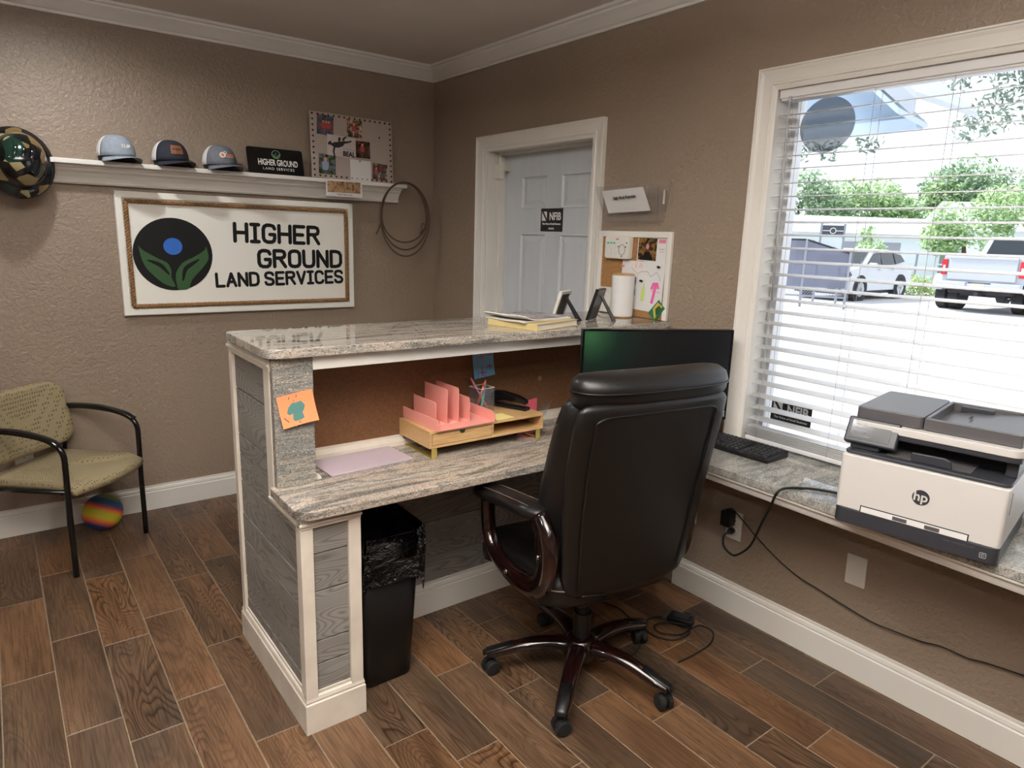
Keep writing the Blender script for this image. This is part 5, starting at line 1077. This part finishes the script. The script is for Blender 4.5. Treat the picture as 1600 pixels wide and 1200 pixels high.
def foliage(blobs, n, size, seed):
    rnd = random.Random(seed); V = []; Fc = []
    for _ in range(n):
        c, r = rnd.choices(blobs, [b[1]**2 for b in blobs])[0]
        d = Vector((rnd.gauss(0,1), rnd.gauss(0,1), rnd.gauss(0,1))).normalized()*(rnd.random()**.33)
        p = Vector(c)+Vector((d.x*r, d.y*r, d.z*r*.8)); s = size*rnd.uniform(.6,1.3)
        u = Vector((rnd.gauss(0,1), rnd.gauss(0,1), rnd.gauss(0,1))).normalized(); w = u.orthogonal().normalized()
        k = len(V); V += [p-u*s, p+w*s*.5, p+u*s, p-w*s*.5]; Fc.append((k,k+1,k+2,k+3))
    me = bpy.data.meshes.new('foliage'); me.from_pydata(V, [], Fc); return me
def tree(name, label, loc, h, blobs, n, size, m, seed, cat='tree', trunk=.15, group=None):
    t_ = thing(name, label, cat, loc, 0, group)
    if trunk: obj('trunk', MB().tube([(0,0,0),(.05,0,h*.6),(0,.1,h)], [trunk,trunk*.7,trunk*.3], 8), 'trunk', t_, smooth=True)
    me = foliage(blobs, n, size, seed); me.materials.append(MATS[m]); o = obj('foliage', me, None, t_); o['kind'] = 'stuff'; return t_
TG = 'trees beyond the lot'
def cloud(w, h, d, z, k, seed, a=-.75):
    r = random.Random(seed); return [((r.uniform(-w,w)*cos(a)+r.uniform(-d,d)*.5, r.uniform(-w,w)*0+0, 0), 1) for _ in range(0)] or [((lambda s_: (s_*cos(a), s_*sin(a), z+r.uniform(-h,h)))(r.uniform(-w,w)), r.uniform(.9,1.6)*h) for _ in range(k)]
tree('tree', 'wide mid green tree canopy behind the long white building', (37.5,19.6,GZ), 4, cloud(3.4,1.2,1,4.0,9,1), 5200, .17, 'leaf_mid', 11, group=TG)
tree('tree', 'bright green tree canopy behind the parked SUV', (42.5,16.6,GZ), 4, cloud(3.2,1.1,1,3.9,9,2), 4800, .17, 'leaf_bright', 12, group=TG)
tree('tree', 'tall tree canopy on the far right above the pickup truck', (47.5,12.6,GZ), 4.4, cloud(3.0,1.5,1,4.4,8,3), 4600, .18, 'leaf_mid', 13, group=TG)
tree('tree', 'round bright bush tree just left of the pickup cab', (27.6,6.7,GZ), 2.2, cloud(1.3,.75,.6,2.75,7,4), 3600, .10, 'leaf_bright', 14, group=TG)
tree('shrub', 'small pale shrub by the far rail fence', (25.6,9.3,GZ), 1.4, [((0,0,1.6),.55),((.2,-.1,1.0),.5),((-.1,.2,2.2),.35)], 700, .09, 'leaf_bright', 15, 'shrub', .04)
tree('shrub', 'low grassy shrub between the SUV and the pickup truck', (24.2,7.0,GZ), .2, [((0,0,.35),.5),((.5,-.4,.3),.45),((-.4,.4,.3),.4)], 800, .08, 'grass_green', 16, 'shrub', .02)
def branch(name, label, base, ends, n, seed, m, size=.055):
    t_ = thing(name, label, 'tree', base); mb = MB(); blobs = []
    for e in ends:
        mb.tube(bez([(0,0,0),(e[0]*.5,e[1]*.5,e[2]*.5+.15),e],4), [.03]*4+[.018]*4+[.008], 5); blobs.append((e, .42)); blobs.append(((e[0]*.75,e[1]*.75,e[2]*.75+.1), .36))
    obj('branch', mb, 'trunk', t_); me = foliage(blobs, n, size, seed); me.materials.append(MATS[m]); o = obj('foliage', me, None, t_); o['kind'] = 'stuff'; return t_
tr_ = tree('oak_tree', 'oak tree whose leafy branches hang down outside the window', (9.8,-1.6,GZ), 4.6, [((-1.2,1.5,4.35),.5),((-1.7,1.75,4.0),.38),((-1.0,1.2,3.95),.42),((-1.3,1.35,3.45),.36),((-.8,.9,3.5),.36),((-1.65,1.5,3.25),.26),((-1.2,.9,4.6),.6),((-.3,.3,4.9),.8),((-.6,1.0,4.2),.5)], 3000, .05, 'leaf_dark', 17, trunk=.22)
tr2_ = tree('oak_tree', 'smaller leafy tree hanging under the porch roof end', (6.6,4.6,GZ), 3.0, [((-.24,-3.28,2.86),.23),((.15,-3.56,2.95),.23),((.49,-3.9,3.02),.2),((-.24,-3.17,2.61),.2),((.2,-1.9,3.15),.5),((.2,-.5,3.4),.8)], 1900, .045, 'leaf_dark', 18, trunk=.09)
# porch gable of the building wing
pg = thing('porch_gable', 'pale blue porch gable roof outside the top of the window', 'porch roof', (5.0,0,0))
obj('gable_wall', MB().prism([(0,2.2,2.78),(0,-.84,2.74),(0,-.30,3.22),(0,.45,3.9),(0,2.2,3.9)], (.15,0,0)), 'porch_grey', pg)
obj('tie_beam', B((-.16,-.86,2.68),(-.0,2.3,2.79)), 'porch_blue', pg)
obj('soffit', MB().prism([(0,-.88,2.70),(-1.0,-1.05,2.70),(-1.0,1.0,4.55),(0,1.0,4.45)], (0,-.02,.04)), 'porch_blue', pg)
obj('fascia', MB().prism([(-1.0,-1.20,2.66),(-1.0,-1.20,2.80),(-1.0,1.0,4.75),(-1.0,1.0,4.60)], (-.03,0,0)), 'fascia', pg)
obj('roof', MB().prism([(.3,-1.20,2.80),(-1.03,-1.20,2.80),(-1.03,1.0,4.76),(.3,1.0,4.76)], (0,0,.05)), 'shed_roof', pg)
obj('post', MB().box((-.08,-.78,-.1),(.06,-.64,2.69)), 'porch_blue', pg) if False else None
